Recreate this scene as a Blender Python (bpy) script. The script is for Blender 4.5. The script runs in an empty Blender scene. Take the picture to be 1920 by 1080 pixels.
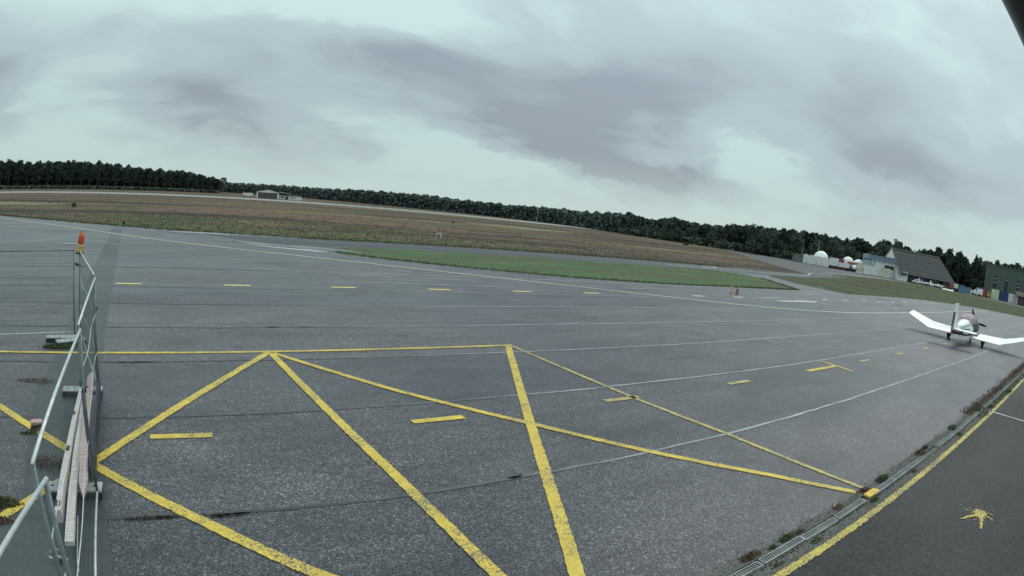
import bpy, math, random
import numpy as np
from mathutils import Matrix, Vector
from mathutils.geometry import tessellate_polygon
R = math.radians
random.seed(7)
rng = np.random.default_rng(7)
sc = bpy.context.scene
C = sc.collection

# ------------------------------------------------------------------ camera
# a wide security camera lens with barrel distortion, 3.65 m above the apron
CAM_Z = 3.65
PITCH, ROLL, YAW = 0.14930248, 0.11041255, 0.58781171
cd = bpy.data.cameras.new('camera')
cam = bpy.data.objects.new('camera', cd)
C.objects.link(cam)
sc.camera = cam
cd.type = 'PANO'
cd.panorama_type = 'FISHEYE_LENS_POLYNOMIAL'
cd.sensor_fit = 'HORIZONTAL'
cd.sensor_width = 36.0
cd.fisheye_fov = R(150)
KM = 36.0 / 1920 * 1000
cd.fisheye_polynomial_k0 = 0.0
cd.fisheye_polynomial_k1 = -0.89511638 / KM
cd.fisheye_polynomial_k2 = 0.0
cd.fisheye_polynomial_k3 = 0.05645932 / KM ** 3
cd.fisheye_polynomial_k4 = -0.07877187 / KM ** 4
cd.shift_y = 26.78 / 1080
cd.clip_start = 0.05
cd.clip_end = 20000
f_ = np.array([math.sin(YAW) * math.cos(PITCH), math.cos(YAW) * math.cos(PITCH), -math.sin(PITCH)])
r_ = np.array([math.cos(YAW), -math.sin(YAW), 0.0])
u_ = np.cross(r_, f_)
r2 = r_ * math.cos(ROLL) + u_ * math.sin(ROLL)
u2 = -r_ * math.sin(ROLL) + u_ * math.cos(ROLL)
cam.matrix_world = Matrix([[r2[0], u2[0], -f_[0], 0], [r2[1], u2[1], -f_[1], 0], [r2[2], u2[2], -f_[2], CAM_Z], [0, 0, 0, 1]])

# ------------------------------------------------------------------ world: overcast sky
SUN_EL, SUN_AZ = 48.0, 78.0            # azimuth clockwise from +Y
world = bpy.data.worlds.new('World')
sc.world = world
world.use_nodes = True
nt = world.node_tree
nt.nodes.clear()
def N(t, **k):
    n = nt.nodes.new(t)
    for a, b in k.items():
        setattr(n, a, b)
    return n
def L(a, b):
    nt.links.new(a, b)
def math_n(op, a, b=None, c=None, clamp=False):
    n = N('ShaderNodeMath', operation=op)
    n.use_clamp = clamp
    for i, v in enumerate((a, b, c)):
        if v is None:
            continue
        if isinstance(v, (int, float)):
            n.inputs[i].default_value = v
        else:
            L(v, n.inputs[i])
    return n.outputs[0]
sky = N('ShaderNodeTexSky')
sky.sky_type = 'NISHITA'
sky.sun_disc = False
sky.sun_elevation = R(SUN_EL)
sky.sun_rotation = R(SUN_AZ)
tc = N('ShaderNodeTexCoord')
DIR = tc.outputs['Generated']
sep = N('ShaderNodeSeparateXYZ')
L(DIR, sep.inputs[0])
zc = math_n('MAXIMUM', sep.outputs[2], 0.0)
den = math_n('ADD', zc, 0.30)
px = math_n('DIVIDE', sep.outputs[0], den)
py = math_n('DIVIDE', sep.outputs[1], den)
comb = N('ShaderNodeCombineXYZ')
L(px, comb.inputs[0]); L(py, comb.inputs[1])
mp = N('ShaderNodeMapping')
mp.inputs['Rotation'].default_value = (0, 0, R(38))
mp.inputs['Scale'].default_value = (1.15, 1.6, 1)
L(comb.outputs[0], mp.inputs[0])
warp = N('ShaderNodeTexNoise')
warp.inputs['Scale'].default_value = 0.9
warp.inputs['Detail'].default_value = 3
L(mp.outputs[0], warp.inputs['Vector'])
wm = N('ShaderNodeVectorMath', operation='MULTIPLY_ADD')
L(warp.outputs['Color'], wm.inputs[0])
wm.inputs[1].default_value = (0.9, 0.9, 0)
L(mp.outputs[0], wm.inputs[2])
n1 = N('ShaderNodeTexNoise')
n1.inputs['Scale'].default_value = 0.8
n1.inputs['Detail'].default_value = 5
n1.inputs['Roughness'].default_value = 0.48
L(wm.outputs[0], n1.inputs['Vector'])
n2 = N('ShaderNodeTexNoise')
n2.inputs['Scale'].default_value = 2.6
n2.inputs['Detail'].default_value = 5
n2.inputs['Roughness'].default_value = 0.55
L(wm.outputs[0], n2.inputs['Vector'])
def dirv(az, el):
    a, e = R(az), R(el)
    return Vector((math.sin(a) * math.cos(e), math.cos(a) * math.cos(e), math.sin(e)))
def lobe(az, el, su, sv, tilt, amp):
    """a broad cloud bank: gaussian in angle about a sky direction"""
    d = dirv(az, el)
    e1 = Vector((math.cos(R(az)), -math.sin(R(az)), 0))
    e2 = d.cross(e1) * -1
    e2.normalize()
    t = R(tilt)
    a = (e1 * math.cos(t) - e2 * math.sin(t)) * (1 / R(su))
    b = (e1 * math.sin(t) + e2 * math.cos(t)) * (1 / R(sv))
    outs = []
    for v, vec in ((a, a), (b, b)):
        dp = N('ShaderNodeVectorMath', operation='DOT_PRODUCT')
        off = N('ShaderNodeVectorMath', operation='SUBTRACT')
        L(WD, off.inputs[0])
        off.inputs[1].default_value = d
        L(off.outputs[0], dp.inputs[0])
        dp.inputs[1].default_value = vec
        outs.append(math_n('POWER', dp.outputs['Value'], 2.0))
    s = math_n('ADD', outs[0], outs[1])
    g = math_n('EXPONENT', math_n('MULTIPLY', s, -1.0))
    return math_n('MULTIPLY', g, amp)
# warped direction so that the banks have torn edges
wd = N('ShaderNodeVectorMath', operation='MULTIPLY_ADD')
L(n2.outputs['Color'], wd.inputs[0])
wd.inputs[1].default_value = (0.14, 0.14, 0.14)
sub = N('ShaderNodeVectorMath', operation='SUBTRACT')
L(DIR, sub.inputs[0]); sub.inputs[1].default_value = (0.07, 0.07, 0.07)
L(sub.outputs[0], wd.inputs[2])
WD = wd.outputs[0]
acc = None
for lb in [(24, 13.5, 15, 3.4, 0, .8), (41, 11.2, 9, 3.2, -8, .65), (36, 7.2, 9, 2.6, 14, .95), (46, 5.0, 7, 1.7, 4, 1.0), (3, 8.0, 7, 2.2, 10, .5),
           (8, 4.6, 7, 1.2, 14, .4), (48, 15.5, 9, 5.0, 10, .5), (65, 15, 9, 5, -10, .4), (71, 9.5, 12, 2.6, 0, .45), (17, 5.2, 3, 1, 12, .4),
           (-20, 9, 4, 4, 0, .6), (95, 20, 22, 8, 0, .5), (-45, 16, 22, 6, 0, .5), (-100, 14, 30, 6, 5, .5), (150, 15, 30, 7, -8, .5), (-160, 22, 30, 7, 0, .5),
           (20, 34, 30, 7, 10, .4), (66, 38, 25, 8, -10, .45), (31, 4.2, 7, 1.3, 4, -.5), (55, 9, 5, 2, 8, -.45), (10, 20, 14, 3, -5, -.3)]:
    o = lobe(*lb)
    acc = o if acc is None else math_n('ADD', acc, o)
f1 = math_n('MULTIPLY_ADD', n1.outputs[0], 1.7, -0.72)
f2 = math_n('MULTIPLY_ADD', n2.outputs[0], 0.5, -0.25)
tot = math_n('ADD', math_n('ADD', acc, f1), f2)
hor = math_n('SUBTRACT', 1.0, math_n('MULTIPLY', zc, 14.0), clamp=True)      # clouds thin out into the pale horizon
tot = math_n('MULTIPLY', tot, math_n('SUBTRACT', 1.0, hor))
cr = N('ShaderNodeValToRGB')
cr.color_ramp.interpolation = 'EASE'
cr.color_ramp.elements[0].position = 0.0
cr.color_ramp.elements[0].color = (4.45, 5.75, 5.7, 1)
cr.color_ramp.elements[1].position = 1.0
cr.color_ramp.elements[1].color = (2.45, 2.9, 3.25, 1)
e = cr.color_ramp.elements.new(0.35)
e.color = (3.5, 4.35, 4.6, 1)
L(tot, cr.inputs[0])
# paler, slightly green air low over the horizon
mixh = N('ShaderNodeMix', data_type='RGBA')
L(math_n('MULTIPLY', math_n('SUBTRACT', 1.0, math_n('MULTIPLY', zc, 9.0), clamp=True), 0.7), mixh.inputs[0])
L(cr.outputs[0], mixh.inputs[6])
mixh.inputs[7].default_value = (5.1, 6.4, 6.2, 1)
mixs = N('ShaderNodeMix', data_type='RGBA')
mixs.inputs[0].default_value = 0.06
L(mixh.outputs[2], mixs.inputs[6])
L(sky.outputs[0], mixs.inputs[7])
bg = N('ShaderNodeBackground')
bg.inputs[1].default_value = 0.1
zen = N('ShaderNodeVectorMath', operation='SCALE')
L(mixs.outputs[2], zen.inputs[0])
L(math_n('MULTIPLY_ADD', zc, 1.0, 0.97), zen.inputs['Scale'])
L(zen.outputs[0], bg.inputs[0])
wo = N('ShaderNodeOutputWorld')
L(bg.outputs[0], wo.inputs[0])

sd = bpy.data.lights.new('sun', 'SUN')
sun = bpy.data.objects.new('sun', sd)
C.objects.link(sun)
sd.energy = 1.0
sd.angle = R(22)
sd.color = (1.0, 0.96, 0.9)
sun.rotation_euler = Vector(-dirv(SUN_AZ, SUN_EL)).to_track_quat('-Z', 'Y').to_euler()

sc.view_settings.view_transform = 'Standard'
sc.view_settings.look = 'None'
sc.view_settings.exposure = 0.14
sc.view_settings.gamma = 1.0
sc.view_settings.use_curve_mapping = False

# ------------------------------------------------------------------ materials
MATS = {}
def mat(name, col, rough=0.7, metal=0.0, var=0.15, scale=3.0, col2=None, bump=0.0, bscale=40.0, spec=0.5, stretch=(1, 1, 1), glass=False):
    """base colour varied by two noises (dirt, wear), optional bump"""
    if name in MATS:
        return MATS[name]
    m = bpy.data.materials.new(name)
    m.use_nodes = True
    t = m.node_tree
    b = t.nodes['Principled BSDF']
    b.inputs['Roughness'].default_value = rough
    b.inputs['Metallic'].default_value = metal
    b.inputs['Specular IOR Level'].default_value = spec
    g = t.nodes.new('ShaderNodeTexCoord')
    mpn = t.nodes.new('ShaderNodeMapping')
    mpn.inputs['Scale'].default_value = stretch
    t.links.new(g.outputs['Object'], mpn.inputs[0])
    n = t.nodes.new('ShaderNodeTexNoise')
    n.inputs['Scale'].default_value = scale
    n.inputs['Detail'].default_value = 6
    n.inputs['Roughness'].default_value = 0.65
    t.links.new(mpn.outputs[0], n.inputs['Vector'])
    rp = t.nodes.new('ShaderNodeValToRGB')
    rp.color_ramp.elements[0].position = 0.32
    rp.color_ramp.elements[1].position = 0.68
    c = np.array(col)
    a = c * (1 - var) if col2 is None else np.array(col2)
    bcol = np.clip(c * (1 + var), 0, 0.9) if col2 is None else c
    rp.color_ramp.elements[0].color = (*a, 1)
    rp.color_ramp.elements[1].color = (*bcol, 1)
    t.links.new(n.outputs[0], rp.inputs[0])
    t.links.new(rp.outputs[0], b.inputs['Base Color'])
    if bump:
        n3 = t.nodes.new('ShaderNodeTexNoise')
        n3.inputs['Scale'].default_value = bscale
        n3.inputs['Detail'].default_value = 4
        t.links.new(g.outputs['Object'], n3.inputs['Vector'])
        bp = t.nodes.new('ShaderNodeBump')
        bp.inputs['Strength'].default_value = bump
        bp.inputs['Distance'].default_value = 0.02
        t.links.new(n3.outputs[0], bp.inputs['Height'])
        t.links.new(bp.outputs[0], b.inputs['Normal'])
    MATS[name] = m
    return m

class TN:
    """tiny node-tree writer for the large ground materials"""
    def __init__(s, name):
        s.m = bpy.data.materials.new(name); s.m.use_nodes = True
        s.t = s.m.node_tree; s.b = s.t.nodes['Principled BSDF']
        s.geo = s.t.nodes.new('ShaderNodeNewGeometry')
        s.pos = s.geo.outputs['Position']
        MATS[name] = s.m
    def put(s, node, i, v):
        if isinstance(v, (int, float)):
            node.inputs[i].default_value = v
        elif isinstance(v, (tuple, list)):
            node.inputs[i].default_value = tuple(v) if len(v) == 4 or node.inputs[i].type == 'VECTOR' else (*v, 1)
        else:
            s.t.links.new(v, node.inputs[i])
    def mth(s, op, a, b=None, c=None, clamp=False):
        n = s.t.nodes.new('ShaderNodeMath'); n.operation = op; n.use_clamp = clamp
        for i, v in enumerate((a, b, c)):
            if v is not None: s.put(n, i, v)
        return n.outputs[0]
    def noise(s, scale, stretch=(1, 1, 1), detail=5, rough=0.6, off=(0, 0, 0), vec=None, rot=0):
        mpn = s.t.nodes.new('ShaderNodeMapping')
        mpn.inputs['Scale'].default_value = stretch
        mpn.inputs['Location'].default_value = off
        mpn.inputs['Rotation'].default_value = (0, 0, rot)
        s.t.links.new(vec or s.pos, mpn.inputs[0])
        n = s.t.nodes.new('ShaderNodeTexNoise')
        n.inputs['Scale'].default_value = scale; n.inputs['Detail'].default_value = detail; n.inputs['Roughness'].default_value = rough
        s.t.links.new(mpn.outputs[0], n.inputs['Vector'])
        return n.outputs[0]
    def vor(s, scale, stretch=(1, 1, 1)):
        mpn = s.t.nodes.new('ShaderNodeMapping')
        mpn.inputs['Scale'].default_value = stretch
        s.t.links.new(s.pos, mpn.inputs[0])
        n = s.t.nodes.new('ShaderNodeTexVoronoi'); n.inputs['Scale'].default_value = scale
        s.t.links.new(mpn.outputs[0], n.inputs['Vector'])
        return n
    def ramp(s, fac, stops, interp='LINEAR'):
        r = s.t.nodes.new('ShaderNodeValToRGB'); r.color_ramp.interpolation = interp
        el = r.color_ramp.elements
        while len(el) < len(stops): el.new(0.5)
        for e_, (p, c) in zip(el, stops):
            e_.position = p; e_.color = (*c, 1) if isinstance(c, (tuple, list)) else (c, c, c, 1)
        s.put(r, 0, fac)
        return r.outputs[0]
    def mix(s, fac, a, b, mode='MIX'):
        n = s.t.nodes.new('ShaderNodeMix'); n.data_type = 'RGBA'; n.blend_type = mode
        s.put(n, 0, fac); s.put(n, 6, a); s.put(n, 7, b)
        return n.outputs[2]
    def xyz(s):
        n = s.t.nodes.new('ShaderNodeSeparateXYZ'); s.t.links.new(s.pos, n.inputs[0]); return n.outputs
    def bump(s, h, strength=0.3, dist=0.01):
        n = s.t.nodes.new('ShaderNodeBump'); n.inputs['Strength'].default_value = strength; n.inputs['Distance'].default_value = dist
        s.put(n, 'Height', h); s.t.links.new(n.outputs[0], s.b.inputs['Normal'])

def asphalt(name, base, grain=1.0, lanes=False, rough=(0.42, 0.62), dark=0.55, tint=(1.0, 1.0, 1.02), stone=2.6, wet=0.5):
    a = TN(name)
    x, y, z = a.xyz()
    big = a.noise(0.12, (0.6, 1.6, 1), 6, 0.6)
    med = a.noise(1.1, (0.7, 1.3, 1), 6, 0.62, off=(5, 2, 0))
    c = tuple(base * k for k in tint)
    c1 = a.ramp(med, [(0.3, tuple(v * 0.82 for v in c)), (0.7, tuple(v * 1.16 for v in c))])
    c1 = a.mix(1.0, c1, a.ramp(big, [(0.34, (dark, dark * 1.03, dark * 1.08)), (0.5, (0.95, 0.95, 0.95)), (0.68, (1.15, 1.14, 1.13))]), 'MULTIPLY')
    if lanes:
        ln = a.mth('FLOOR', a.mth('DIVIDE', a.mth('SUBTRACT', y, 6.256), 3.235))
        wn = a.t.nodes.new('ShaderNodeTexWhiteNoise'); wn.noise_dimensions = '1D'
        a.t.links.new(ln, wn.inputs['W'])
        c1 = a.mix(1.0, c1, a.ramp(wn.outputs[0], [(0.0, (0.86, 0.88, 0.9)), (1.0, (1.12, 1.1, 1.08))]), 'MULTIPLY')
        # streaks left by the paver, along the lanes
        st = a.noise(0.9, (0.12, 3.2, 1), 4, 0.6, off=(3, 9, 0))
        c1 = a.mix(1.0, c1, a.ramp(st, [(0.35, (0.86, 0.87, 0.88)), (0.65, (1.1, 1.09, 1.08))]), 'MULTIPLY')
    if lanes:
        # oil drips, damp blotches and fine cracks
        oil = a.vor(0.42)
        rad = a.noise(3.0, (1, 1, 1), 4, 0.7, off=(1, 1, 0))
        od = a.mth('ADD', oil.outputs['Distance'], a.mth('MULTIPLY', rad, 0.10))
        c1 = a.mix(1.0, c1, a.ramp(od, [(0.10, (0.62, 0.62, 0.62)), (0.15, (1, 1, 1))]), 'MULTIPLY')
        blot = a.noise(0.34, (0.8, 1.5, 1), 7, 0.62, off=(20, 3, 0))
        c1 = a.mix(1.0, c1, a.ramp(blot, [(0.36, (0.70, 0.71, 0.74)), (0.5, (1, 1, 1)), (0.64, (1.22, 1.21, 1.2))]), 'MULTIPLY')
        ck = a.t.nodes.new('ShaderNodeTexVoronoi'); ck.feature = 'DISTANCE_TO_EDGE'; ck.inputs['Scale'].default_value = 0.22
        wv = a.t.nodes.new('ShaderNodeVectorMath'); wv.operation = 'MULTIPLY_ADD'
        nw = a.t.nodes.new('ShaderNodeTexNoise'); nw.inputs['Scale'].default_value = 1.3; nw.inputs['Detail'].default_value = 5
        a.t.links.new(a.pos, nw.inputs['Vector']); a.t.links.new(nw.outputs['Color'], wv.inputs[0]); wv.inputs[1].default_value = (1.3, 1.3, 0); a.t.links.new(a.pos, wv.inputs[2])
        a.t.links.new(wv.outputs[0], ck.inputs['Vector'])
        msk = a.ramp(a.noise(0.16, (1, 1, 1), 3, 0.5, off=(7, 7, 0)), [(0.50, 0.0), (0.56, 1.0)])
        c1 = a.mix(a.mth('MULTIPLY', msk, 0.6), c1, a.mix(1.0, c1, a.ramp(ck.outputs['Distance'], [(0.002, (0.35, 0.35, 0.36)), (0.008, (1, 1, 1))]), 'MULTIPLY'))
    v = a.vor(68.0)
    sepc = a.t.nodes.new('ShaderNodeSeparateColor'); a.t.links.new(v.outputs['Color'], sepc.inputs[0])
    st1 = a.ramp(sepc.outputs[0], [(0.0, 0.36), (0.40, 0.62), (0.66, 1.0), (0.86, 1.7), (1.0, stone)])
    c2 = a.mix(grain, c1, a.mix(1.0, c1, st1, 'MULTIPLY'))
    for sc_, amp in ((30.0, 0.34), (13.0, 0.10)):
        vv = a.vor(sc_)
        sp_ = a.t.nodes.new('ShaderNodeSeparateColor'); a.t.links.new(vv.outputs['Color'], sp_.inputs[0])
        c2 = a.mix(grain, c2, a.mix(1.0, c2, a.ramp(sp_.outputs[1], [(0.0, 1 - amp), (0.6, 0.96), (1.0, 1 + amp * 1.5)]), 'MULTIPLY'))
    fine = a.noise(150.0, (1, 1, 1), 2, 0.5)
    c2 = a.mix(1.0, c2, a.ramp(fine, [(0.3, 0.72), (0.7, 1.28)]), 'MULTIPLY')
    clump = a.noise(14.0, (1, 1, 1), 4, 0.65)
    c2 = a.mix(1.0, c2, a.ramp(clump, [(0.3, 0.94), (0.7, 1.06)]), 'MULTIPLY')
    a.put(a.b, 'Base Color', c2)
    wetn = a.ramp(big, [(0.36, rough[0]), (0.6, rough[1])])
    a.put(a.b, 'Roughness', wetn)
    a.b.inputs['Specular IOR Level'].default_value = wet
    a.bump(a.mth('ADD', v.outputs['Distance'], fine), 0.35, 0.006)
    return a.m

M_APRON = asphalt('apron_asphalt', 0.080, 1.0, True, rough=(0.30, 0.48), tint=(1.06, 1.0, 1.07), stone=3.0)
M_ROAD = asphalt('road_asphalt', 0.023, 1.0, False, (0.6, 0.75), 0.7, (0.95, 1.03, 1.0), 3.4, wet=0.35)
M_PATCH = asphalt('patch_asphalt', 0.066, 0.25, False, (0.38, 0.6), 0.75, (0.92, 1.02, 1.03), 1.6)
M_TAXI = asphalt('taxiway_asphalt', 0.045, 0.5, False, (0.5, 0.62), 0.8, (0.92, 1.0, 1.1), 2.0)
M_YARD = asphalt('yard_asphalt', 0.05, 0.5, False, (0.6, 0.7), 0.7, (1.0, 1.0, 1.0), 2.0)

def paint(name, col, under, wear=0.5, scale=26.0):
    a = TN(name)
    n1_ = a.noise(scale * 3.2, (1, 1, 1), 4, 0.75)
    n2_ = a.noise(1.4, (1, 1, 1), 5, 0.6)
    v = a.vor(62.0)
    sepc = a.t.nodes.new('ShaderNodeSeparateColor'); a.t.links.new(v.outputs['Color'], sepc.inputs[0])
    k = a.mth('ADD', a.mth('MULTIPLY', n1_, 0.55), a.mth('MULTIPLY', sepc.outputs[0], 0.45))
    k = a.mth('ADD', k, a.mth('MULTIPLY', a.mth('SUBTRACT', n2_, 0.5), 0.9))
    f = a.ramp(k, [(wear - 0.1, 0.0), (wear + 0.06, 1.0)])
    tone = a.mix(1.0, col, a.ramp(a.noise(5.0, (1, 1, 1), 5, 0.7), [(0.3, 0.74), (0.7, 1.1)]), 'MULTIPLY')
    a.put(a.b, 'Base Color', a.mix(f, under, tone))
    a.b.inputs['Roughness'].default_value = 0.6
    return a.m
M_YEL = paint('yellow_paint', (0.72, 0.51, 0.075), (0.12, 0.115, 0.10), 0.375)
M_YELW = paint('worn_yellow_paint', (0.58, 0.45, 0.13), (0.12, 0.12, 0.11), 0.45)
M_YELE = paint('edge_yellow_paint', (0.60, 0.45, 0.07), (0.06, 0.06, 0.055), 0.47)
M_FARY = paint('far_yellow_paint', (0.78, 0.60, 0.20), (0.40, 0.33, 0.15), 0.25)
M_PALE = paint('faded_pale_paint', (0.74, 0.72, 0.58), (0.36, 0.36, 0.33), 0.15)
M_WHITE = paint('worn_white_paint', (0.66, 0.67, 0.63), (0.16, 0.16, 0.16), 0.30)
M_GHOST = paint('ghost_white_paint', (0.42, 0.43, 0.43), (0.15, 0.15, 0.152), 0.42)

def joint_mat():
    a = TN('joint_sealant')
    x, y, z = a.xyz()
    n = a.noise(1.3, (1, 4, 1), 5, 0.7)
    sheen = a.ramp(a.mth('DIVIDE', x, 30.0), [(0.03, 0.0), (0.35, 1.0)])  # sky sheen on the joints painted in: colour pales with growing x
    k = a.mth('ADD', a.mth('MULTIPLY', sheen, 0.8), a.mth('MULTIPLY', a.mth('SUBTRACT', n, 0.5), 0.9))
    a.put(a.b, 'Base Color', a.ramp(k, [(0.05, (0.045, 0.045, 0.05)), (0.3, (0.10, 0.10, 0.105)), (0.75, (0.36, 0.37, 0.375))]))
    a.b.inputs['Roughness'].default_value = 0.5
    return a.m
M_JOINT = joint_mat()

def ground_mat():
    a = TN('heath_ground')
    x, y, z = a.xyz()
    band = a.noise(0.045, (0.16, 1.5, 1), 6, 0.6)
    pat = a.noise(0.16, (0.5, 1.3, 1), 6, 0.7, off=(9, 4, 0))
    fine = a.noise(1.4, (0.6, 1.2, 1), 6, 0.75)
    heath = a.ramp(band, [(0.38, (0.065, 0.06, 0.048)), (0.45, (0.095, 0.082, 0.06)), (0.50, (0.165, 0.10, 0.078)), (0.55, (0.095, 0.10, 0.055)), (0.63, (0.21, 0.155, 0.10))])
    heath = a.mix(1.0, heath, a.ramp(a.noise(0.11, (0.10, 1.2, 1), 5, 0.65, off=(2, 7, 0)), [(0.38, (0.55, 0.58, 0.6)), (0.5, (1, 1, 1)), (0.62, (1.25, 1.2, 1.12))]), 'MULTIPLY')
    heath = a.mix(1.0, heath, a.ramp(pat, [(0.3, (0.62, 0.66, 0.66)), (0.5, (1, 0.98, 0.97)), (0.7, (1.28, 1.2, 1.15))]), 'MULTIPLY')
    grass = a.ramp(pat, [(0.3, (0.075, 0.085, 0.046)), (0.52, (0.11, 0.118, 0.058)), (0.72, (0.165, 0.145, 0.075))])
    yw = a.mth('ADD', y, a.mth('MULTIPLY', a.mth('SUBTRACT', pat, 0.5), 42.0))
    yw = a.mth('ADD', yw, a.mth('MAXIMUM', a.mth('MULTIPLY', x, 0.12), a.mth('MULTIPLY', x, 0.30)))
    k = a.ramp(a.mth('DIVIDE', yw, 120.0), [(0.46, 0.0), (0.62, 1.0)])
    col = a.mix(k, grass, heath)
    col = a.mix(1.0, col, a.ramp(fine, [(0.3, 0.55), (0.5, 0.95), (0.7, 1.4)]), 'MULTIPLY')
    a.put(a.b, 'Base Color', col)
    a.b.inputs['Roughness'].default_value = 0.95
    a.b.inputs['Specular IOR Level'].default_value = 0.15
    a.bump(fine, 0.6, 0.1)
    return a.m
M_GROUND = ground_mat()
def grass_mat(name, stops, patch=0.25, st=(0.5, 1.4, 1)):
    a = TN(name)
    n = a.noise(patch, st, 6, 0.68)
    f = a.noise(2.6, (1, 1, 1), 6, 0.75)
    c = a.mix(1.0, a.ramp(n, stops), a.ramp(f, [(0.3, 0.6), (0.7, 1.35)]), 'MULTIPLY')
    a.put(a.b, 'Base Color', c)
    a.b.inputs['Roughness'].default_value = 0.95
    a.b.inputs['Specular IOR Level'].default_value = 0.15
    a.bump(f, 0.6, 0.06)
    return a.m
M_ISLAND = grass_mat('island_grass', [(0.34, (0.15, 0.135, 0.075)), (0.44, (0.105, 0.115, 0.06)), (0.54, (0.085, 0.15, 0.07)), (0.66, (0.14, 0.155, 0.08)), (0.74, (0.09, 0.075, 0.055))])
M_FIELD = grass_mat('field_grass', [(0.34, (0.09, 0.072, 0.052)), (0.46, (0.075, 0.075, 0.045)), (0.54, (0.09, 0.115, 0.05)), (0.66, (0.10, 0.08, 0.055))], 0.12, (1.5, 0.3, 1))
M_GREEN = grass_mat('green_grass', [(0.3, (0.055, 0.085, 0.042)), (0.7, (0.09, 0.12, 0.05))])
M_PINK = grass_mat('reddish_heather', [(0.3, (0.13, 0.082, 0.062)), (0.7, (0.19, 0.125, 0.09))], 0.1)
M_STRAW = grass_mat('straw_grass', [(0.3, (0.17, 0.15, 0.085)), (0.7, (0.26, 0.235, 0.14))])
M_BLADE = mat('grass_blades', (0.10, 0.105, 0.05), 0.9, var=0.5, scale=0.7, spec=0.2)
M_BLADEG = mat('green_blades', (0.085, 0.11, 0.055), 0.9, var=0.5, scale=0.7, spec=0.2)
M_BLADEB = mat('heather_blades', (0.115, 0.088, 0.06), 0.95, var=0.55, scale=0.25, spec=0.1)
M_WEEDG = mat('weed_green', (0.095, 0.125, 0.06), 0.9, var=0.45, scale=9, spec=0.2)
M_WEEDB = mat('weed_brown', (0.17, 0.12, 0.085), 0.95, var=0.5, scale=9, spec=0.1)
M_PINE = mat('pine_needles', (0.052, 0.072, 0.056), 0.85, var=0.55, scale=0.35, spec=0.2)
M_PINE2 = mat('oak_leaves', (0.088, 0.112, 0.082), 0.85, var=0.5, scale=0.3, spec=0.2)
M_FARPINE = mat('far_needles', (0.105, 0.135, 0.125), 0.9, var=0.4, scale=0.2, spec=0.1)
M_BARK = mat('pine_bark', (0.085, 0.065, 0.052), 0.95, var=0.4, scale=2, spec=0.1)
M_RUN = mat('runway_concrete', (0.26, 0.25, 0.225), 0.7, var=0.12, scale=0.02)
M_CONC = mat('concrete', (0.34, 0.34, 0.32), 0.85, var=0.2, scale=6, bump=0.3)
M_KERB = mat('drain_concrete', (0.20, 0.20, 0.185), 0.85, var=0.35, scale=8, bump=0.4)
M_GALV = mat('galvanised_steel', (0.58, 0.62, 0.62), 0.45, 0.3, var=0.2, scale=7)
M_GALVD = mat('dull_galvanised_steel', (0.16, 0.19, 0.20), 0.5, 0.4, var=0.25, scale=7)
M_WIRE = mat('fence_wire', (0.16, 0.19, 0.20), 0.5, 0.4, var=0.2, scale=5)
M_BLOCK = mat('grey_concrete_foot', (0.36, 0.38, 0.37), 0.85, var=0.25, scale=9, bump=0.4)
M_BLACK = mat('black_rubber', (0.018, 0.019, 0.022), 0.6, var=0.3, scale=5)
M_NAVY = mat('navy_plastic_and_block_shade', (0.022, 0.028, 0.045), 0.5, var=0.3, scale=5)
M_WOOD = mat('weathered_board', (0.62, 0.56, 0.53), 0.8, var=0.3, scale=5, stretch=(9, 1, 9), bump=0.4)
M_WOODR = mat('red_flaked_board', (0.66, 0.60, 0.58), 0.8, scale=7, col2=(0.40, 0.20, 0.17), stretch=(5, 0.8, 5), bump=0.4)
M_WOODD = mat('dark_wet_wood', (0.09, 0.065, 0.05), 0.8, var=0.35, scale=8)
M_ORANGE = mat('orange_lens', (0.62, 0.10, 0.03), 0.35, var=0.1)
M_LAMPY = mat('yellow_lamp_body', (0.58, 0.40, 0.10), 0.45, var=0.15)
M_PWHITE = mat('aircraft_white', (0.86, 0.88, 0.85), 0.45, var=0.06, scale=1.5)
M_MAROON = mat('aircraft_maroon', (0.085, 0.018, 0.03), 0.35, var=0.2)
M_COVER = mat('faded_pink_cover', (0.58, 0.38, 0.42), 0.85, var=0.12, scale=3, col2=(0.32, 0.29, 0.31), bump=0.3, bscale=6)
M_DARKGL = mat('dark_glass', (0.02, 0.024, 0.03), 0.12, var=0.1)
M_WALLW = mat('white_render', (0.85, 0.86, 0.85), 0.8, var=0.12, scale=0.6)
M_WALLB = mat('blue_grey_cladding', (0.30, 0.37, 0.43), 0.7, var=0.1, scale=0.6)
M_FASCIA = mat('steel_blue_fascia', (0.16, 0.22, 0.29), 0.6, var=0.1, scale=0.6)
M_ROOF = mat('slate_grey_roof', (0.055, 0.057, 0.058), 0.85, var=0.22, scale=0.5, spec=0.2)
M_RIDGE = mat('pale_ridge_cap', (0.33, 0.31, 0.29), 0.8, var=0.15)
M_GREENB = mat('green_cladding', (0.10, 0.135, 0.118), 0.7, var=0.1, scale=0.4, spec=0.3)
M_CONTW = mat('white_container', (0.86, 0.86, 0.83), 0.6, var=0.15, scale=1.0)
M_CONTY = mat('cream_container', (0.66, 0.67, 0.52), 0.6, var=0.12, scale=1.0)
M_CONTB = mat('blue_container', (0.035, 0.085, 0.20), 0.5, var=0.2, scale=1.0)
M_CONTN = mat('navy_container', (0.04, 0.055, 0.12), 0.5, var=0.2, scale=1.0)
M_RED = mat('dull_red_paint', (0.30, 0.085, 0.075), 0.6, var=0.2)
M_ORNG = mat('orange_paint', (0.42, 0.16, 0.07), 0.6, var=0.2)
M_PINKP = mat('faded_orange_plastic', (0.66, 0.33, 0.24), 0.6, var=0.15)
M_BLUEP = mat('pale_blue_paint', (0.13, 0.24, 0.36), 0.5, var=0.15)
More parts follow.
